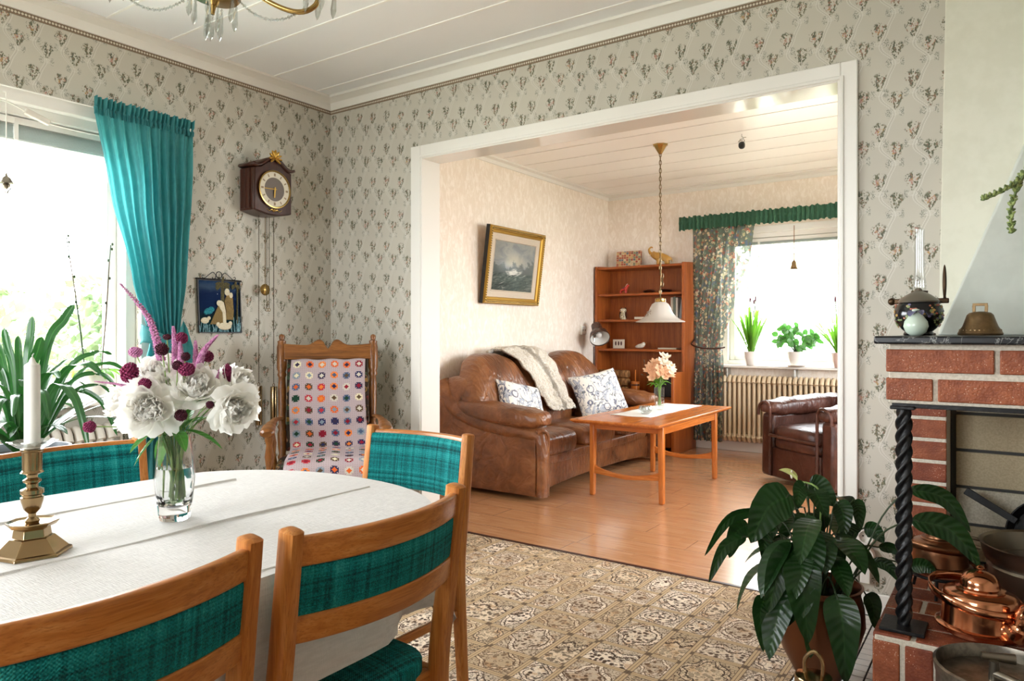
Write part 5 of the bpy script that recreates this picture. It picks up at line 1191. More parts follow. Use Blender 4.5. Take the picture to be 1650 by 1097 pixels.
# ------------------------------------------------------------------ pendant lamp on its chain, ceiling hook
PX, PY, PZ = 1.387, 1.972, 1.178
t = thing('pendant_lamp', 'white bell shaped glass pendant lamp hanging on a long chain over the coffee table', 'pendant lamp', (PX, PY, PZ))
OPAL = Mat('opal_glass', '#dcd8d2', .25, spec=.5).translucent(.3)
sh = MB().lathe([(.181, 0), (.184, .004), (.178, .008), (.150, .018), (.115, .042), (.09, .075), (.076, .11), (.062, .136), (.04, .15), (.036, .155), (.036, .15), (.058, .13), (.072, .105), (.086, .07), (.112, .037), (.15, .013), (.178, .003), (.181, 0)], n=48).build('lamp_shade', OPAL, t)
mb = MB()
for k in range(16):
    a = -2.2+random.uniform(-.28, .28); r = random.uniform(.085, .118); z = .075-(r-.09)*1.25+.0015; mb.ball((cos(a)*r, sin(a)*r, z+random.uniform(-.006, .012)), (.006, .006, .004), 6, 4)
mb.build('painted_flower', plain('faded_print', '#a89888', .5), sh)
MB().lathe([(.0, .148), (.038, .148), (.04, .152), (.038, .176), (.03, .182), (.006, .184), (0, .184)], n=28, shape=lambda a, z: 1+.03*cos(a*14)).build('brass_collar', BRASS, t)
CHB = plain('chain_bronze', '#7d6a4c', .35, 1)
mb = MB(); zt = LCH-PZ-.06; n = int((zt-.18)/.030); rr = (zt-.18)/n
for k in range(n):
    z = .18+(k+.5)*rr; a = V(.8, .6, 0) if k % 2 else V(.6, -.8, 0); off = V(.012, .008, 0) if k in (3, 4, 5) else V(0, 0, 0)
    mb.tube([off+V(0, 0, z)+V(0, 0, cos(q)*rr*.66)+a*(sin(q)*.0085) for q in [j*2*pi/10 for j in range(10)]], .0026, 5, closed=True)
mb.tube([(0, 0, .18), (.004, .003, .4), (-.003, .002, .8), (0, 0, zt)], .0022, 5); mb.build('chain', CHB, t)
MB().lathe([(0, zt-.012), (.012, zt-.01), (.018, zt+.0), (.03, zt+.02), (.046, zt+.048), (.056, zt+.056), (.056, zt+.06), (0, zt+.06)], n=24, shape=lambda a, z: 1+.05*cos(a*8)).build('ceiling_rose', BRASS, t, ang=25)
t = thing('ceiling_hook', 'bare ceiling hook with a curled wire and a dark plug', 'hook', (1.978, 2.03, LCH))
MB().tube([V(0, 0, 0), V(0, 0, -.02)]+[V(.012*sin(a), 0, -.034+.014*cos(a)) for a in [k*.4 for k in range(13)]], .0025, 6).build('hook', STEEL, t)
MB().tube([V(.03*cos(a)*(1-a/16), .02*sin(a), -.03-.004*a+.012*sin(a*1.3)) for a in [k*.5 for k in range(22)]], .0025, 6).build('wire', STEEL, t); MB().ball((.0, -.0, -.08), (.022, .022, .026), 14, 10, .8).build('plug', BLACK, t)

# ------------------------------------------------------------------ window dressing of the living room
curtain('floral_curtain', FLORAL, 'dark floral curtain tied back at the left side of the living room window', 'curtain', 3.435, 2.09, .095,
    [(2.09, 1.085, 1.66), (1.8, 1.085, 1.62), (1.4, 1.085, 1.48), (1.05, 1.095, 1.375), (.96, 1.10, 1.36), (.85, 1.095, 1.37), (.4, 1.09, 1.365), (.09, 1.095, 1.36)], 6, .03, .01, axis='x', amp=.026)
tbk = thing('curtain_tieback', 'thin dark cord tied around the left floral curtain', 'tieback', (0, 0, 0)); MB().tube(curve([V(1.085, 3.565, 1.06), V(1.076, 3.48, 1.02), V(1.09, 3.405, .985), V(1.2, 3.395, .955), V(1.34, 3.40, .955), V(1.388, 3.44, .965)], 24), .007, 8).build('cord', DARKWOOD, tbk)
MB().lathe([(0, 0), (.012, .002), (.012, .008), (0, .01)], (1.085, 3.598, 1.06), 12, axis=V(0, -1, 0)).build('wall_hook', BRASS, tbk); MB().tube([(1.085, 3.595, 1.06), (1.085, 3.565, 1.06)], .004, 6).build('wall_hook', BRASS, tbk)
curtain('floral_curtain', FLORAL, 'dark floral curtain at the right of the living room window, mostly behind the door frame', 'curtain', 3.435, 2.09, .095,
    [(2.09, 2.36, 2.98), (1.8, 2.37, 2.98), (1.4, 2.52, 2.98), (1.05, 2.68, 2.96), (.9, 2.69, 2.96), (.09, 2.66, 2.96)], 6, .03, .01, axis='x', amp=.026)
t = thing('green_valance', 'gathered green cotton valance along the top of the living room window', 'valance', (0, 0, 0))
def val(u, v):
    x = lerp(.965, 3.0, u); z = lerp(2.062, 2.185, v); k = abs(v-.5)*2; pin = 1-.85*math.exp(-((v-.56)/.10)**2)
    f = sin(u*330)+.6*sin(u*171+1.3)+.4*sin(u*701); return V(x+.004*sin(u*500)*k, 3.388+.019*f*pin*.6, z+.006*k*(sin(u*260+.5)+.6*sin(u*97))*(1 if v > .5 else -1))
MB().grid(val, 900, 12).build('ruffle', VALANCE, t, ang=180); MB().tube([(.97, 3.398, 2.133), (3.0, 3.398, 2.133)], .004, 8).build('rod', WHITE, t)
for x in (.98, 2.05, 2.95): MB().box(x-.006, 3.398, 2.127, x+.006, LY1, 2.139).build('bracket', WHITE, t)
t = thing('brass_bell', 'tiny brass bell hanging on a string in the living room window', 'bell', (1.968, 3.56, 1.665))
MB().lathe([(.036, 0), (.038, .004), (.034, .01), (.026, .03), (.022, .06), (.012, .072), (.006, .078), (.006, .09), (0, .092)], n=20).build('bell', OLDBRASS, t); MB().tube([(0, 0, .09), (0, .003, .385)], .003, 6).build('string', ROLL, t)
radiator('radiator', 'cream ribbed column radiator under the living room window', (2.05, LY1-.022, 0), radians(180), 1.44, .695, .0445, RADCREAM, .115)

# ------------------------------------------------------------------ plants on the living room sill
def pot(t, r, h, mat, saucer=None, nm='pot'):
    MB().lathe([(0, 0), (r*.66, 0), (r*.72, .004), (r*.95, h*.55), (r, h*.9), (r*1.03, h*.93), (r*1.03, h), (r*.94, h), (r*.9, h*.8), (0, h*.8)], n=32).build(nm, mat, t)
    MB().lathe([(0, h*.84), (r*.9, h*.82), (r*.91, h*.80), (0, h*.80)], n=24).build('soil', SOIL, t)
def strap_plant(loc, label, potm, hgt, n, mat, wd, pr, ph, spread=.5, tips=0, name='potted_lily'):
    t = thing(name, label, 'plant', loc); pot(t, pr, ph, potm); mb = MB()
    for k in range(n):
        a = random.uniform(0, 2*pi); e = random.uniform(.05, spread); L = hgt*random.uniform(.6, 1.05)
        mb.leaf((pr*.3*cos(a), pr*.3*sin(a), ph*.82), (cos(a)*e, sin(a)*e, 1), L, wd*random.uniform(.8, 1.2), e*1.4, 9, 2, .5, prof=lambda u: .55*(1-u)**.5+.75*sin(pi*min(1, u**1.2))**.9 if u < .99 else .02)
    mb.build('leaf_blades', mat, t, ang=180)
    for k in range(tips):
        a = random.uniform(0, 2*pi); p = V(pr*.8*cos(a), pr*.8*sin(a), ph+hgt*random.uniform(.95, 1.15)); s = MB().tube(curve([V(0, 0, ph*.8), p*.6, p], 8), .003, 5).build('flower_stalk', DARKSTEM, t); MB().ball(tuple(p), (.008, .008, .026), 8, 6).build('bud', MAROON, s)
SZ = LWZ0+.0035
strap_plant((1.605, 3.525, SZ), 'upright bright green lily in a white pot, leftmost on the living room sill', CERAMIC, .43, 40, FRESH, .014, .064, .125, .40, 3)
strap_plant((2.352, 3.505, SZ), 'bright green lily in a pinkish pot, rightmost on the living room sill', plain('pink_ceramic', '#d8bdb2', .25), .42, 34, FRESH, .014, .064, .125, .55, 3)
t = thing('round_leaved_plant', 'spreading round leaved plant in a white pot in the middle of the living room sill', 'plant', (2.0, 3.515, SZ)); pot(t, .078, .13, CERAMIC); MB().lathe([(0, 0), (.07, 0), (.09, .012), (.086, .014), (.06, .005), (0, .005)], n=28).build('saucer', CERAMIC, t)
mb = MB(); lf = MB()
for k in range(16):
    a = k*.393+random.uniform(-.15, .15); e = random.uniform(.15, 1.0); d = R3*cos(a)*.19*cos(e)+F3*sin(a)*.09*cos(e)+V(0, 0, .12+.28*sin(e)); p = curve([V(0, 0, .10), d*.55+V(0, 0, .09), d], 12); mb.tube(p, [.0045, .0025], 5)
    for j in (6, 8, 10, 11, 12, 12):
        b = random.uniform(0, 6.3); lf.leaf(p[j], R3*cos(b)+V(0, 0, .8*sin(b))+F3*random.uniform(-.5, .5), random.uniform(.05, .082), random.uniform(.019, .026), .5, 6, 2, .25, side=V(0, 0, cos(b))-R3*sin(b)+F3*random.uniform(-.4, .4))
mb.build('branches', DARKSTEM, t); lf.build('leaf_blades', MIDLEAF, t, ang=180)

# ------------------------------------------------------------------ oxblood armchair, partly behind the door frame
t = thing('leather_armchair', 'dark brown leather armchair cut off by the right side of the doorway', 'armchair', (2.538, 2.588, 0), radians(143.9))
MB().box(-.28, -.36, .05, .28, .40, .20).build('base', DLEATHER, t, bevel=.015); MB().box(-.245, .385, .035, .245, .425, .255).build('front_panel', DLEATHER, t, bevel=.012); puff((0, .24, .29), (.25, .20, .045), .4).build('front_border', DLEATHER, t)
def fs(p): p.z += .02*(1-(p.x/.26)**2); return p
puff((0, .12, .355), (.25, .345, .065), .45, 40, 14, fn=fs).build('seat_cushion', DLEATHER, t)
MB().tube([(lerp(-.24, .24, k/16), .45+.012*sin(k/16*pi), .345-.0*k) for k in range(17)], .012, 8).build('piping', DLEATHER, t)
for s in (-1, 1):
    MB().prism([V(s*.245 if s > 0 else s*.37, y, z) for y, z in ((.43, .03), (.42, .50), (-.25, .54), (-.40, .70), (-.42, .03))], (.125, 0, 0)).build('side_panel', DLEATHER, t, bevel=.03, ang=50)
    def fa(p, s=s): p.z += -.02*(p.y/.4)+.006*sin(p.y*40); return p
    puff((s*.30, .055, .555), (.105, .40, .065), .6, 28, 20, fn=fa).build('arm_pillow', DLEATHER, t); MB().tube(curve([V(s*.24, .445, .05), V(s*.24, .445, .48), V(s*.25, .445, .56), V(s*.30, .45, .585), V(s*.36, .445, .55), V(s*.37, .445, .48)], 24), .011, 8).build('piping', DLEATHER, t)
puff((0, -.30, .66), (.27, .13, .31), .55, 36, 20).build('back_cushion', DLEATHER, t); MB().box(-.33, -.44, .05, .33, -.38, .86).build('back_panel', DLEATHER, t, bevel=.02)

# ------------------------------------------------------------------ fireplace
FB = thing('fireplace', 'red brick open fireplace with black mantel slab and white plaster hood at the right', 'fireplace', (0, 0, 0))
def bricks(mb, o, u, v, n, w, h, d, rows, offs, gap=.012, jit=.0015, cut=(-9, 9)):
    """Rows of bricks on a face: o corner, u/v face axes, n outward normal."""
    for r in range(rows):
        x = offs[r % len(offs)]
        while x < w-.004:
            L = w*0+bricks.L; a, b = max(0, x), min(w, x+L)
            if b-a > .012:
                p = o+u*a+v*(r*(h+gap)+gap*.5); q = [p, p+u*(b-a), p+u*(b-a)+v*h, p+v*h]; j = random.uniform(-jit, jit)
                mb.cur = 1 if random.random() < .6 else 2
                mb.prism([k-n*d for k in q], n*(d+.004+j))
            x += L+gap
    mb.cur = 0
MT = [MORTAR, BRICK, BRICK2]
# raised hearth
HXL, HY, HH = 3.245, -.925, .28
mb = MB(); mb.box(HXL+.004, HY+.004, 0, 4.9, -.002, HH-.003)
bricks.L = .066; bricks(mb, V(HXL, HY+.004, .012), V(1, 0, 0), V(0, 0, 1), V(0, -1, 0), 1.6, .245, .01, 1, [0])
bricks(mb, V(HXL+.004, -.01, .012), V(0, -1, 0), V(0, 0, 1), V(-1, 0, 0), .90, .245, .01, 1, [0])
bricks.L = .25; bricks(mb, V(HXL, HY, HH-.003), V(1, 0, 0), V(0, 1, 0), V(0, 0, 1), 1.6, .105, .01, 8, [-.16, -.03])
mb.build('hearth', MT, FB, smooth=False, bevel=.004, seg=2)
# brick pier behind the column, firebox
mb = MB(); mb.box(3.27, -.235, HH, 3.374, -.002, .905); bricks.L = .25; bricks(mb, V(3.266, -.235, HH), V(1, 0, 0), V(0, 0, 1), V(0, -1, 0), .108, .063, .01, 8, [0])
bricks(mb, V(3.27, -.005, HH), V(0, -1, 0), V(0, 0, 1), V(-1, 0, 0), .23, .063, .01, 8, [0, -.12]); mb.build('pier', MT, FB, smooth=False, bevel=.003)
mb = MB(); mb.box(3.374, -.05, HH, 4.9, -.002, .93)
for r in range(5):
    x = 3.392-(.06 if r % 2 else 0)
    while x < 4.9:
        a = max(3.392, x); b = min(4.9, x+.42); mb.cur = 1 if (r+int(x*7)) % 3 else 2; mb.box(a, -.058, HH+.008+r*.132, b, -.045, HH+.008+r*.132+.121); x += .432
    mb.cur = 0
mb.build('firebox_back', [SOOT, FIREBRICK, FIREBRICK2], FB, smooth=False, bevel=.003)
# lintel of two brick courses over an iron bar
mb = MB(); mb.box(3.277, -.862, .905, 4.9, -.01, 1.069); bricks.L = .250
bricks(mb, V(3.271, -.866, .9085), V(1, 0, 0), V(0, 0, 1), V(0, -1, 0), 1.6, .060, .01, 1, [-.138]); bricks(mb, V(3.271, -.866, .9860), V(1, 0, 0), V(0, 0, 1), V(0, -1, 0), 1.6, .062, .01, 1, [0])
bricks.L = .25
for z, of in ((.9085, 0), (.986, -.12)): bricks(mb, V(3.275, -.012, z), V(0, -1, 0), V(0, 0, 1), V(-1, 0, 0), .85, .061, .01, 1, [of])
mb.build('lintel', MT, FB, smooth=False, bevel=.003)
MB().box(3.285, -.868, .894, 4.9, -.74, .905).build('iron_bar', IRON, FB, bevel=.001)
MB().box(3.245, -.905, 1.069, 4.9, -.002, 1.0905).build('mantel_slab', MARBLE, FB, bevel=.005)
MB().prism([V(3.335, -.002, 1.091), V(4.9, -.002, 1.091), V(4.9, -.002, CH-.002), V(3.362, -.002, CH-.002)], (0, -.03, 0)).build('plaster_breast', PLASTER, FB, bevel=.003)
MB().prism([V(3.352, -.032, 1.091), V(4.9, -.032, 1.091), V(4.9, -.032, CH-.002), V(3.86, -.032, CH-.002), V(3.86, -.032, 2.42), V(3.589, -.032, 1.70)], (0, -.27, 0)).build('hood', PLASTER2, FB, bevel=.008)  # hood gets a greyer tone than the breast
t = thing('iron_column', 'black twisted wrought iron column carrying the fireplace lintel', 'column', (3.312, -.845, HH+.003))
mb = MB(); n = 110; H = .605
def tw(u, v):
    a = u*2*pi; z = .008+v*H; k = 1-.0*v; th = z*42; r = .0165+.0058*cos(4*(a-th))*min(1, min(v, 1-v)*20); return V(r*cos(a), r*sin(a), z)
mb.grid(tw, 24, n, cu=True); mb.build('twisted_bar', IRON, t, ang=70); MB().box(-.055, -.055, 0, .055, .055, .010).build('base_plate', IRON, t, bevel=.002); MB().box(-.03, -.04, H+.002, .03, .04, H+.011).build('top_plate', IRON, t, bevel=.002)

# ------------------------------------------------------------------ things on the mantel
MZ = 1.0915
t = thing('lidded_jar', 'black painted jar with flowers and a grey metal lid on the mantel', 'jar', (3.333, -.69, MZ)); BLK = plain('black_lacquer', '#0e1013', .15)
MB().lathe([(0, 0), (.036, 0), (.04, .004), (.036, .012), (.045, .02), (.060, .04), (.064, .062), (.060, .084), (.05, .095), (.048, .098), (0, .098)], n=36).build('body', BLK, t)
mb = MB(); cols = [plain('rose_paint', '#a3563f', .4), plain('leaf_paint', '#6d7a4a', .4), plain('ochre_paint', '#b08a4a', .4), plain('violet_paint', '#5c5474', .4)]
for k in range(150):
    a = random.uniform(0, 2*pi); z = random.uniform(.026, .09); r = .0645-.35*abs(z-.062)**1.0*.5; r = .0635-((z-.062)/.036)**2*.012+.0006; mb.cur = random.choice((0, 1, 1, 1, 2, 3)); s = random.uniform(.003, .0065)
    mb.ball((r*cos(a), r*sin(a), z), (.0018, s, s*random.uniform(.5, 1)), 6, 4, rot=Matrix.Rotation(a, 3, 'Z'))
mb.build('painted_flowers', cols, t)
MB().lathe([(.0525, .096), (.054, .1), (.05, .106), (.034, .118), (.02, .126), (.012, .129), (.01, .134), (.006, .139), (0, .14)], n=36).build('lid', plain('lid_metal', '#8a857c', .35, .9), t)
t = thing('pear_figurine', 'pale green glazed ceramic pear with a violet top in front of the black jar', 'figurine', (3.337, -.80, MZ)); CEL = plain('celadon', '#bccabb', .12)
MB().lathe([(0, 0), (.014, .0), (.026, .010), (.0315, .026), (.029, .040), (.020, .053), (.013, .064), (.009, .074), (0, .076)], n=28).build('body', CEL, t)
mb = MB()
for a, e in ((.3, .2), (2.2, -.1), (4.3, .15), (5.3, .3)): mb.leaf((0, 0, .068), (cos(a), sin(a), e+.1), .036, .013, 1.3, 6, 3, .3)
mb.build('leaf_top', plain('violet_glaze', '#5a5a78', .25), t, ang=180)
t = thing('oil_lamp', 'dark bronze oil lamp with a tall clear glass chimney behind the black jar', 'oil lamp', (3.318, -.50, MZ)); BRZ = plain('dark_bronze', '#4a3826', .4, .8)
MB().lathe([(0, 0), (.045, 0), (.045, .006), (.015, .02), (.012, .07), (.03, .085), (.06, .10), (.062, .106), (.03, .11), (.022, .125), (.024, .14), (0, .14)], n=32).build('burner', BRZ, t)
b = MB().bar((-.075, 0, .108), (.08, 0, .108), .014, .016).build('bracket_arm', BRZ, t, bevel=.003); MB().ball((-.078, 0, .108), (.012, .012, .012), 12, 8).build('knob', BRZ, b)
mb = MB(); pr = [(.017, .14), (.020, .155), (.0165, .18), (.0145, .22), (.0140, .335)]; mb.lathe(pr, n=28); mb.build('glass_chimney', CHIMNEY, t)
MB().ball((.068, .0, .165), (.006, .014, .055), 14, 12).build('reflector', BRZ, t); MB().tube([(.07, 0, .108), (.068, 0, .12)], .004, 6).build('reflector_stem', BRZ, t)
t = thing('bronze_bell', 'small bronze table bell with a square loop handle on the mantel before the hood', 'bell', (3.485, -.70, MZ)); BZ_ = speckle('bell_bronze', '#756044', '#82694a', 60, .4, .2, metal=.9)
MB().lathe([(.046, 0), (.053, .001), (.055, .006), (.050, .016), (.043, .026), (.036, .046), (.032, .058), (.026, .064), (.012, .067), (0, .068)], n=36).build('bell_body', BZ_, t)
mb = MB()
for k in range(28): a = k*2*pi/28; mb.ball((.0495*cos(a), .0495*sin(a), .0145), (.002, .0035, .004), 6, 4, rot=Matrix.Rotation(a, 3, 'Z'))
mb.build('relief_band', BZ_, t)
mb = MB()
for a, b_ in (((-.014, 0, .064), (-.015, 0, .085)), ((.014, 0, .064), (.015, 0, .085)), ((-.018, 0, .087), (.018, 0, .087))): mb.bar(a, b_, .006, .008)
mb.build('handle', BZ_, t, bevel=.001)

# ------------------------------------------------------------------ copper and tin ware on the hearth
KZ = HH+.006
def kettle(name, label, loc, rz, r, h, mat, spout=True):
    t = thing(name, label, 'kettle', loc, rz)
    MB().lathe([(0, 0), (r*.9, 0), (r*.95, .004), (r*.95, .016), (r*1.15, .019), (r*1.16, .024), (r*1.1, .027), (r*1.02, .029), (r*1.0, .04), (r*.985, h*.6), (r*.97, h*.86), (r*.93, h*.93), (r*.85, h*.97), (r*.62, h), (r*.6, h*1.01), (0, h*1.01)], n=48).build('body', mat, t)
    ld = MB().lathe([(r*.64, h*1.0), (r*.66, h*1.03), (r*.64, h*1.06), (r*.52, h*1.08), (r*.50, h*1.13), (r*.50, h*1.17), (r*.46, h*1.27), (r*.34, h*1.37), (r*.16, h*1.42), (0, h*1.43)], n=40).build('lid', mat, t)
    MB().lathe([(r*.05, h*1.41), (r*.05, h*1.45), (r*.11, h*1.48), (r*.11, h*1.51), (r*.05, h*1.55), (0, h*1.555)], n=20).build('knob', mat, ld)
    # broad bail folded down to one side
    def bl(u, v):
        a = u*2*pi; rr = r*1.08; x = -.016+rr*1.16*cos(a); y = rr*sin(a); return V(x, y, h*.80-x*.16+(v-.5)*.022)
    MB().grid(bl, 56, 2, cu=True).build('bail_handle', mat, t, solid=.003, ang=80)
    for s in (-1, 1): MB().lathe([(0, 0), (.008, 0), (.009, .004), (.004, .008), (0, .008)], (0, s*r*1.0, h*.82), 14, axis=V(0, s, 0)).build('rivet', mat, t)
    if spout:
        mb = MB(); mb.tube(curve([V(r*.85, 0, h*.30), V(r*1.12, 0, h*.38), V(r*1.27, 0, h*.58), V(r*1.30, 0, h*.84), V(r*1.46, 0, h*1.0)], 18), [.036, .033, .025, .019, .017, .014, .013], 16); mb.build('spout', mat, t)
    return t
kettle('copper_kettle', 'shiny copper kettle with a folded bail handle at the front of the hearth', (3.487, -.775, KZ), radians(-38), .092, .118, COPPER)
kettle('copper_kettle', 'dull copper kettle behind the shiny one, half hidden by the iron column', (3.372, -.50, KZ+.07), radians(60), .078, .10, DULLCOPPER)
t = thing('trivet', 'black iron trivet under the dull copper kettle at the back of the hearth', 'trivet', (3.372, -.50, KZ-.002))
MB().tube([(.075*cos(a), .075*sin(a), .064) for a in [k*2*pi/24 for k in range(24)]], .0055, 8, closed=True).build('ring', IRON, t)
for k in range(3):
    a = k*2.094+.5; MB().tube([(.075*cos(a), .075*sin(a), .064), (.088*cos(a), .088*sin(a), .005)], .005, 8).build('leg', IRON, t)
t = thing('preserving_pan', 'large tarnished metal pan with a deep bowl at the right of the hearth', 'pan', (3.665, -.42, KZ-.001))
pr = [(.10, 0), (.15, .02), (.17, .06), (.175, .11), (.168, .118), (.178, .126), (.186, .15), (.19, .172)]
MB().lathe([(0, 0)]+pr+[(.194, .176), (.19, .178), (.182, .172), (.175, .14), (.165, .1), (.15, .04), (0, .012)], n=56).build('bowl', PEWTER, t); 
for s in (-1, 1): MB().tube(curve([V(s*.186, -.05, .155), V(s*.225, -.045, .16), V(s*.235, 0, .162), V(s*.225, .045, .16), V(s*.186, .05, .155)], 16), .006, 8).build('handle', PEWTER, t)
t = thing('brass_plate', 'round brass plate with a pale centre lying tilted in the tarnished pan', 'plate', (3.70, -.475, KZ+.190)); t.rotation_euler = (radians(14), radians(-6), 0)
MB().lathe([(0, -.004), (.085, -.004), (.1, .004), (.108, .008), (.11, .011), (.104, .012), (.09, .004), (0, .0)], n=48).build('rim', OLDBRASS, t); MB().lathe([(0, .0005), (.08, .0005), (.082, .004), (.08, .0055), (0, .006)], n=40).build('centre', speckle('plate_centre', '#9a8464', '#b59c78', 40, .4, .1), t)
t = thing('skillet', 'black iron skillet standing against the firebrick with its long handle pointing up left', 'skillet', (3.66, -.13, KZ))
AXS = V(.05, -1, .22).normalized(); MB().lathe([(0, 0), (.10, 0), (.125, .035), (.121, .035), (.098, .006), (0, .006)], (0, -.005, .135), 40, axis=AXS).build('pan', IRON, t); MB().bar((-.09, -.045, .185), (-.235, -.03, .268), .022, .008, up=(0, -1, .2), w2=(.026, .008)).build('handle', IRON, t, bevel=.002)
t = thing('tin_churn', 'grey tin vessel with a recessed lid and a small tap in the lower right corner', 'vessel', (3.545, -1.09, .0045)); TH_ = .318
MB().lathe([(0, 0), (.136, 0), (.138, .006), (.138, .05), (.141, .055), (.138, .06), (.138, TH_-.03), (.141, TH_-.02), (.144, TH_), (.138, TH_+.003), (.134, TH_-.01), (.132, TH_-.028), (0, TH_-.024)], n=64).build('body', ZINC, t)
tp = MB().tube([(-.02, -.01, TH_-.026), (-.02, -.01, TH_+.018)], [.012, .010], 12).build('tap', PEWTER, t); mb = MB(); mb.tube([(-.045, -.0, TH_+.022), (.02, .016, TH_+.022)], [.008, .010, .012], 12); mb.build('tap_lever', PEWTER, tp)
MB().tube([(-.02, -.01, TH_-.01), (.025, -.035, TH_-.012), (.03, -.038, TH_-.02)], [.011, .011, .009], 12).build('tap_nozzle', PEWTER, tp)
t = thing('brass_can', 'small brass lidded can with a ring handle standing on the white tiles by the plant', 'can', (3.120, -1.05, .0075))
MB().lathe([(0, 0), (.044, 0), (.047, .006), (.047, .10), (.04, .125), (.036, .14), (.0, .14)], n=36).build('body', OLDBRASS, t); ld = MB().lathe([(.04, .135), (.048, .14), (.049, .165), (.046, .17), (.02, .176), (0, .177)], n=36).build('lid', OLDBRASS, t)
MB().tube(curve([V(-.022, 0, .174), V(-.022, .005, .21), V(0, .008, .232), V(.022, .005, .21), V(.022, 0, .174)], 18), .0055, 8).build('ring_handle', OLDBRASS, ld)

# ------------------------------------------------------------------ peace lily by the hearth
def ribbon(mb, path, W, side, prof, fold=.2, nw=4, wave=0.):
    n = len(path)-1; v = []; uv = []; ph = random.uniform(0, 6)
    for i, p in enumerate(path):
        t_ = (path[min(n, i+1)]-path[max(0, i-1)]).normalized(); s = side-t_*side.dot(t_)
        if s.length < .05: s = t_.orthogonal()
        s.normalize(); nr = s.cross(t_); ww = max(.02, prof(i/n))*W
        for k in range(nw+1):
            a = (k/nw-.5)*2; v.append(p+s*(a*ww)+nr*(fold*abs(a)*ww+wave*ww*sin(i*1.7+ph+a)*abs(a))); uv.append((k/nw, i/n))
    mb.add(v, [(i*(nw+1)+k, i*(nw+1)+k+1, (i+1)*(nw+1)+k+1, (i+1)*(nw+1)+k) for i in range(n) for k in range(nw)], uv)
LX, LY = 3.06, -.70
t = thing('peace_lily', 'large dark green peace lily drooping from a copper pot beside the hearth', 'plant', (LX, LY, .0075))
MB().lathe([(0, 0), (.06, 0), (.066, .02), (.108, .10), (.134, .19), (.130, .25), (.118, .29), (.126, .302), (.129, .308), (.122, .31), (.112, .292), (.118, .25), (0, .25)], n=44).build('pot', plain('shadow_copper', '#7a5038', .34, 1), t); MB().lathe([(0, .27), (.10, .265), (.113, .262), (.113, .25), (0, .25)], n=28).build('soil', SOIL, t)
LILY = [((3.002, -0.803, 0.599), (2.912, -0.914, 0.467), 0.059), ((2.913, -0.805, 0.541), (2.781, -0.945, 0.413), 0.019), ((2.89, -0.882, 0.475), (2.809, -0.986, 0.348), 0.021), ((2.865, -0.777, 0.484), (2.827, -0.852, 0.391), 0.033), ((3.028, -0.724, 0.621), (3.016, -0.782, 0.558), 0.028), ((3.04, -0.777, 0.544), (3.055, -0.816, 0.454), 0.034), ((3.015, -0.636, 0.604), (3.097, -0.628, 0.545), 0.042), ((3.101, -0.649, 0.563), (3.131, -0.677, 0.467), 0.032), ((3.134, -0.553, 0.556), (3.158, -0.585, 0.463), 0.026), ((2.941, -0.687, 0.591), (2.882, -0.777, 0.572), 0.015), ((2.918, -0.703, 0.452), (2.907, -0.76, 0.361), 0.021), ((3.026, -0.823, 0.451), (2.963, -0.916, 0.267), 0.043), ((3.051, -0.879, 0.438), (3.076, -0.911, 0.204), 0.053), ((2.946, -0.879, 0.303), (2.952, -0.923, 0.153), 0.03), ((3.141, -0.865, 0.346), (3.172, -0.893, 0.107), 0.048), ((3.064, -0.773, 0.283), (3.062, -0.822, 0.125), 0.038), ((3.178, -0.596, 0.273), (3.207, -0.624, 0.182), 0.028), ((3.168, -0.566, 0.474), (3.227, -0.574, 0.438), 0.027), ((3.207, -0.539, 0.413), (3.277, -0.539, 0.394), 0.019), ((3.198, -0.606, 0.384), (3.278, -0.6, 0.328), 0.019), ((3.304, -0.655, 0.63), (3.458, -0.596, 0.513), 0.026), ((3.311, -0.674, 0.542), (3.482, -0.604, 0.419), 0.037), ((3.298, -0.598, 0.384), (3.371, -0.596, 0.377), 0.024), ((3.028, -0.664, 0.406), (3.081, -0.676, 0.425), 0.022), ((3.059, -0.63, 0.526), (3.046, -0.688, 0.442), 0.034), ((3.129, -0.594, 0.495), (3.119, -0.649, 0.391), 0.031), ((2.964, -0.647, 0.558), (2.958, -0.7, 0.506), 0.028), ((3.094, -0.679, 0.434), (3.129, -0.703, 0.38), 0.024), ((3.05, -0.709, 0.608), (3.091, -0.729, 0.531), 0.037), ((2.924, -0.675, 0.495), (2.89, -0.747, 0.41), 0.028)]
mb = MB(); st = MB(); lp = lambda u: sin(pi*min(1, u**.82))**.8*(1-.25*u)*1.06
for k, (a, b, w_) in enumerate(LILY):
    a = V(*a)-V(LX, LY, .0075); b = V(*b)-V(LX, LY, .0075); d = b-a; out = V(a.x, a.y, 0); out = out.normalized() if out.length > .02 else V(-.5, -.8, 0)
    m_ = a+d*.45+V(0, 0, .16*d.length)+out*.10*d.length; path = curve([a, m_, b], 14); path[0] = a
    q = V(-.5707, .8211, 0).cross(d).normalized()+V(random.uniform(-.3, .3), random.uniform(-.3, .3), random.uniform(-.15, .15))
    ribbon(mb, path, w_*1.04, q, lp, .22, 6, .05)
    g = V(a.x*.22+random.uniform(-.02, .02), a.y*.22+random.uniform(-.02, .02), .262); st.tube(curve([g, g+(a-g)*.55+V(0, 0, .06), a, a+(path[2]-a)], 14), .0026, 6)
for an, z0, L in ((-1.9, .33, .24), (-2.8, .36, .21)):   # low leaves over the rim
    a = V(cos(an)*.135, sin(an)*.135, z0); mb.leaf(a, V(cos(an), sin(an), -.35), L, .046, 1.9, 12, 6, .22, wave=.05); g = V(a.x*.3, a.y*.3, .262); st.tube(curve([g, g+(a-g)*.55+V(0, 0, .06), a], 10), .0026, 6)
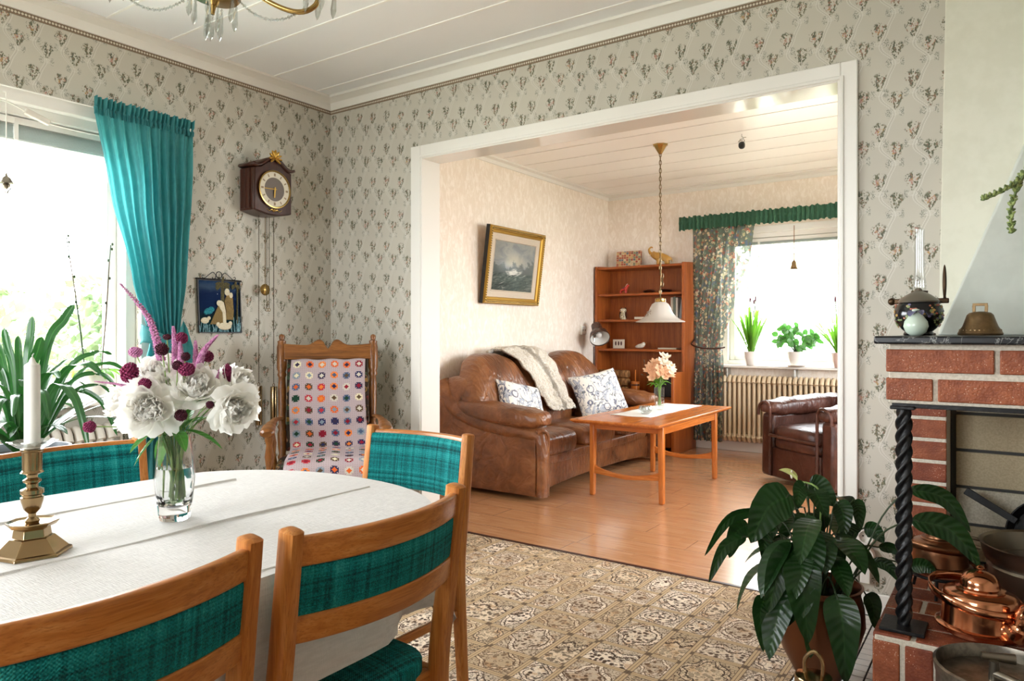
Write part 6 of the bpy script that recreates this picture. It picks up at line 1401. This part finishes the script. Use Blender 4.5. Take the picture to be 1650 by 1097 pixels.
for k in range(27):   # inner leaves of the crown
    an = random.uniform(0, 2*pi); rr = random.uniform(.03, .15); a = V(cos(an)*rr, sin(an)*rr, random.uniform(.36, .57)); d = V(cos(an), sin(an), random.uniform(-.6, .3))
    mb.leaf(a, d, random.uniform(.13, .22), random.uniform(.03, .047), 1.3, 9, 4, .25, wave=.05); g = V(a.x*.25, a.y*.25, .262); st.tube(curve([g, g+(a-g)*.55+V(0, 0, .05), a], 10), .0024, 6)
mb.build('leaf_blades', LILYLEAF, t, ang=180); st.build('leaf_stalks', DARKSTEM, t)
f = V(2.996, -.698, .627)-V(LX, LY, .0075)
sp = MB(); sp.leaf(f, V(-.75, -.15, .75), .065, .026, .6, 9, 6, .55); s_ = sp.build('spathe', LIME, t, ang=180); MB().tube(curve([V(-.01, 0, .262), V(0, .02, .48), V(.0, 0, .60), f], 14), .003, 6).build('flower_stalk', STEM, s_); MB().ball(tuple(f+V(-.016, -.006, .02)), (.005, .005, .014), 8, 6).build('spadix', CREAM, s_)

# ------------------------------------------------------------------ strap leaved plant by the dining window
QX, QY = .741, -2.022
t = thing('strap_leaved_plant', 'big potted plant with long dark strap leaves before the dining window', 'plant', (QX, QY, .4575))
MB().lathe([(0, -.449), (.10, -.449), (.104, -.44), (.118, -.1), (.14, .20), (.147, .225), (.147, .245), (.138, .245), (.132, .21), (0, .21)], n=40).build('pot', plain('grey_ceramic', '#8d949c', .3), t); MB().lathe([(0, .222), (.13, .218), (.133, .21), (0, .21)], n=28).build('soil', SOIL, t)
CLIV = [((0.689, -2.058, 1.115), 0.03), ((0.786, -2.052, 1.089), 0.031), ((0.713, -1.98, 1.157), 0.034), ((0.852, -2.006, 1.085), 0.033), ((0.91, -1.929, 1.196), 0.034), ((0.893, -1.794, 1.022), 0.022), ((1.069, -1.916, 0.964), 0.025), ((0.937, -1.764, 0.96), 0.016), ((1.062, -1.86, 0.913), 0.016), ((0.956, -1.811, 0.868), 0.015), ((1.011, -1.834, 0.742), 0.019), ((1.191, -2.013, 0.741), 0.03), ((0.772, -1.879, 1.007), 0.025), ((0.792, -2.108, 0.928), 0.027), ((0.523, -2.051, 0.983), 0.027), ((0.88, -2.169, 0.873), 0.027), ((0.949, -2.182, 0.798), 0.027), ((0.998, -2.147, 0.838), 0.03), ((0.97, -2.106, 0.928), 0.03), ((1.092, -2.082, 0.825), 0.027), ((1.011, -2.017, 0.953), 0.025), ((0.452, -2.04, 1.076), 0.03), ((0.66, -1.896, 0.981), 0.027), ((0.711, -1.799, 0.898), 0.021)]
mb = MB(); cp = lambda u: (.78+.25*sin(pi*u))*(1 if u < .8 else max(.05, (1-((u-.8)/.2)**2)**.6))
B0 = V(QX, QY, .4575)
for k, (tip, w_) in enumerate(CLIV):
    tip = V(*tip)-B0; g = V(tip.x*.12, tip.y*.12, .22); d = tip-g; hz = V(d.x, d.y, 0).length
    m_ = g+V(d.x*.42, d.y*.42, max(d.z*.62, .12)+.30*hz); m2 = g+V(d.x*.78, d.y*.78, lerp(m_.z-g.z, d.z, .42)+.08*hz+.02)
    ribbon(mb, curve([g, m_, m2, tip], 20), w_*.46, V(.8211, .5707, 0)+V(random.uniform(-.3, .3), 0, random.uniform(-.3, .3)), cp, .16, 4)
for k in range(22):
    an = random.uniform(0, 2*pi); L = random.uniform(.25, .46); mb.leaf((.02*cos(an), .02*sin(an), .22), (cos(an)*.7, sin(an)*.7, 1), L*1.3, .015, 1.5, 14, 4, .2, prof=cp)
mb.build('leaf_blades', CLIVIA, t, ang=180)

# ------------------------------------------------------------------ orchid on the dining window sill
t = thing('potted_orchid', 'orchid with two bare tall stems in a white pot on the dining window sill', 'plant', (.06, -1.475, WZ0+.0035)); pot(t, .068, .145, CERAMIC)
mb = MB()
for k in range(9): a = k*.75+.2; mb.leaf((.02*cos(a), .02*sin(a), .12), (cos(a), sin(a), .55), random.uniform(.13, .2), .019, 1.3, 9, 4, .35)
mb.build('leaf_blades', FRESH, t, ang=180)
for pts in ([V(-.02, -.02, .11), V(.0, -.055, .35), V(-.01, -.085, .6), V(-.01, -.105, .74)], [V(.02, .03, .11), V(.0, .06, .35), V(.0, .075, .6), V(.0, .085, .72)]):
    p = curve(pts, 20); s = MB().tube(p, [.0035, .0022], 6).build('flower_stem', DARKSTEM, t); mb = MB()
    for j in (9, 12, 15, 18, 20): mb.ball(p[j]+V(.003, .006*(-1)**j, .004), (.004, .005, .007), 6, 4)
    mb.build('bud', DARKSTEM, s); MB().tube([p[0]+V(.006, 0, 0), p[10]+V(.004, 0, 0), p[15]+V(.002, 0, 0)], .002, 5).build('stake', BARK, t)

# ------------------------------------------------------------------ trailing plant at the right edge, wall sockets
t = thing('trailing_plant', 'pale green trailing succulent reaching in at the right edge before the hood', 'plant', (3.735, -.55, 1.46))
SUC = plain('succulent_green', '#8d9c5c', .5); SUCD = plain('succulent_dark', '#5c6e3c', .5)
MB().lathe([(0, 0), (.05, 0), (.075, .11), (.078, .12), (.07, .12), (0, .1)], n=28).build('pot', TERRA, t)
for k in range(3): a = k*2.094; MB().tube([(.075*cos(a), .075*sin(a), .118), (0, 0, .45), (0, 0, CH-1.46)], .002, 5).build('hanger_cord', BARK, t)
mb = MB()
for pts in ([V(-.05, 0, .11), V(-.12, -.01, .10), V(-.19, -.02, .055), V(-.245, -.03, .03)], [V(-.05, 0, .11), V(-.13, .0, .12), V(-.175, -.01, .02), V(-.178, -.015, -.07)], [V(-.05, 0, .11), V(-.10, .0, .13), V(-.15, .02, .10), V(-.165, .02, .06)], [V(0, -.06, .11), V(.0, -.11, .06), V(.0, -.12, -.12)], [V(.06, 0, .11), V(.1, .03, .04), V(.11, .03, -.1)]):
    p = curve(pts, 24)
    mb.cur = 0; mb.tube(p, .003, 5)
    for j, q in enumerate(p[3:]):
        for s in range(3): a = j*1.3+s*2.1; mb.cur = (j+s) % 2; d = V(cos(a)*.6, sin(a)*.6, .45-.4*sin(a)); mb.ball(q+d*.007, (.0045, .0045, .010), 6, 5, rot=d.to_track_quat('Z', 'Y').to_matrix())
mb.build('trailing_stems', [SUC, SUCD], t)
t = thing('double_socket', 'white round double wall socket low beside the doorway behind the lily', 'socket', (3.088, -.001, .235))
for z in (.0, .072):
    r = MB().lathe([(0, 0), (.034, 0), (.034, .018), (.03, .024), (.022, .024), (.0195, .010), (0, .010)], (0, 0, z), 32, axis=V(0, -1, 0)).build('socket_face', CERAMIC, t)
    for s in (-1, 1): MB().lathe([(0, 0), (.003, 0), (.003, .001), (0, .001)], (s*.0085, -.0102, z), 10, axis=V(0, -1, 0)).build('hole', BLACK, r)
MB().box(-.018, -.02, -.11, .018, 0, -.03).build('cable_cover', CERAMIC, t, bevel=.003)

# ------------------------------------------------------------------ garden outside the windows
struct(MB().box(-45, -30, -1.2, 35, 60, -1.0).build('ground', speckle('pale_dry_lawn', '#8f9080', '#aaa898', 3, .9, .2), smooth=False))
LEAFA, LEAFB = Mat('birch_leaves', '#979c8c', .6).translucent(.4), Mat('maple_leaves', '#858c7a', .6).translucent(.4)
LEAFC, LEAFD = Mat('lilac_leaves', '#6f8358', .6).translucent(.4), Mat('hazel_leaves', '#647650', .6).translucent(.4)
def tree(name, label, x, y, h, r, mat, n, zc=None):
    t = thing(name, label, 'tree' if 'tree' in name else 'shrub', (x, y, -1.0), 0, 'greenery outside the windows'); mb = MB(); zc = zc or h*.55
    for k in range(n):
        d = V(random.gauss(0, 1), random.gauss(0, 1), random.gauss(0, 1)).normalized()*(random.random()**.45); c = V(d.x*r, d.y*r, zc+d.z*(h-zc))
        c += V(mnoise.noise(c*.9), mnoise.noise(c*.9+V(5, 0, 0)), mnoise.noise(c*.9+V(0, 5, 0)))*r*.35
        if c.z < .05: c.z = random.uniform(.05, .4)
        s = random.uniform(.07, .15); a, b = V(random.gauss(0, 1), random.gauss(0, 1), random.gauss(0, 1)).normalized(), V(random.gauss(0, 1), random.gauss(0, 1), random.gauss(0, 1)).normalized()
        b = (b-a*b.dot(a)).normalized(); mb.add([c-a*s, c-b*s*.5, c+a*s, c+b*s*.5], [(0, 1, 2, 3)])
    mb.build('crown', mat, t, smooth=False); MB().tube([(0, 0, 0), (0, 0, zc)], [r*.07, r*.03], 8).build('trunk', BARK, t)
for k, (x, y, h, r, m_, n, lab) in enumerate(((-6.2, .2, 2.7, 1.1, LEAFC, 1500, 'low pale shrub outside the dining window at the left edge'), (-8.2, 2.6, 3.2, 1.2, LEAFD, 1500, 'taller shrub outside the dining window, beside the curtain edge'), (-10.5, -.5, 3.4, 1.8, LEAFC, 1500, 'far pale shrub outside the dining window behind the nearer ones'))):
    tree('garden_shrub', lab, x, y, h, r, m_, n)
for k, (x, y, h, r, m_, n, lab) in enumerate(((-1.2, 11, 6.0, 1.6, LEAFA, 2200, 'pale tree outside the living room window, behind the floral curtain edge'), (1.1, 15.4, 7, 1.9, LEAFB, 2200, 'pale tree outside the living room window, above the round leaved plant'), (-.2, 22, 9, 3, LEAFA, 2200, 'farthest pale tree outside the living room window, between the nearer two'), (5.2, 19, 7.5, 2.0, LEAFB, 1200, 'pale tree outside the living room window, hidden beyond the door frame'))):
    tree('garden_tree', lab, x, y, h, r, m_, n)
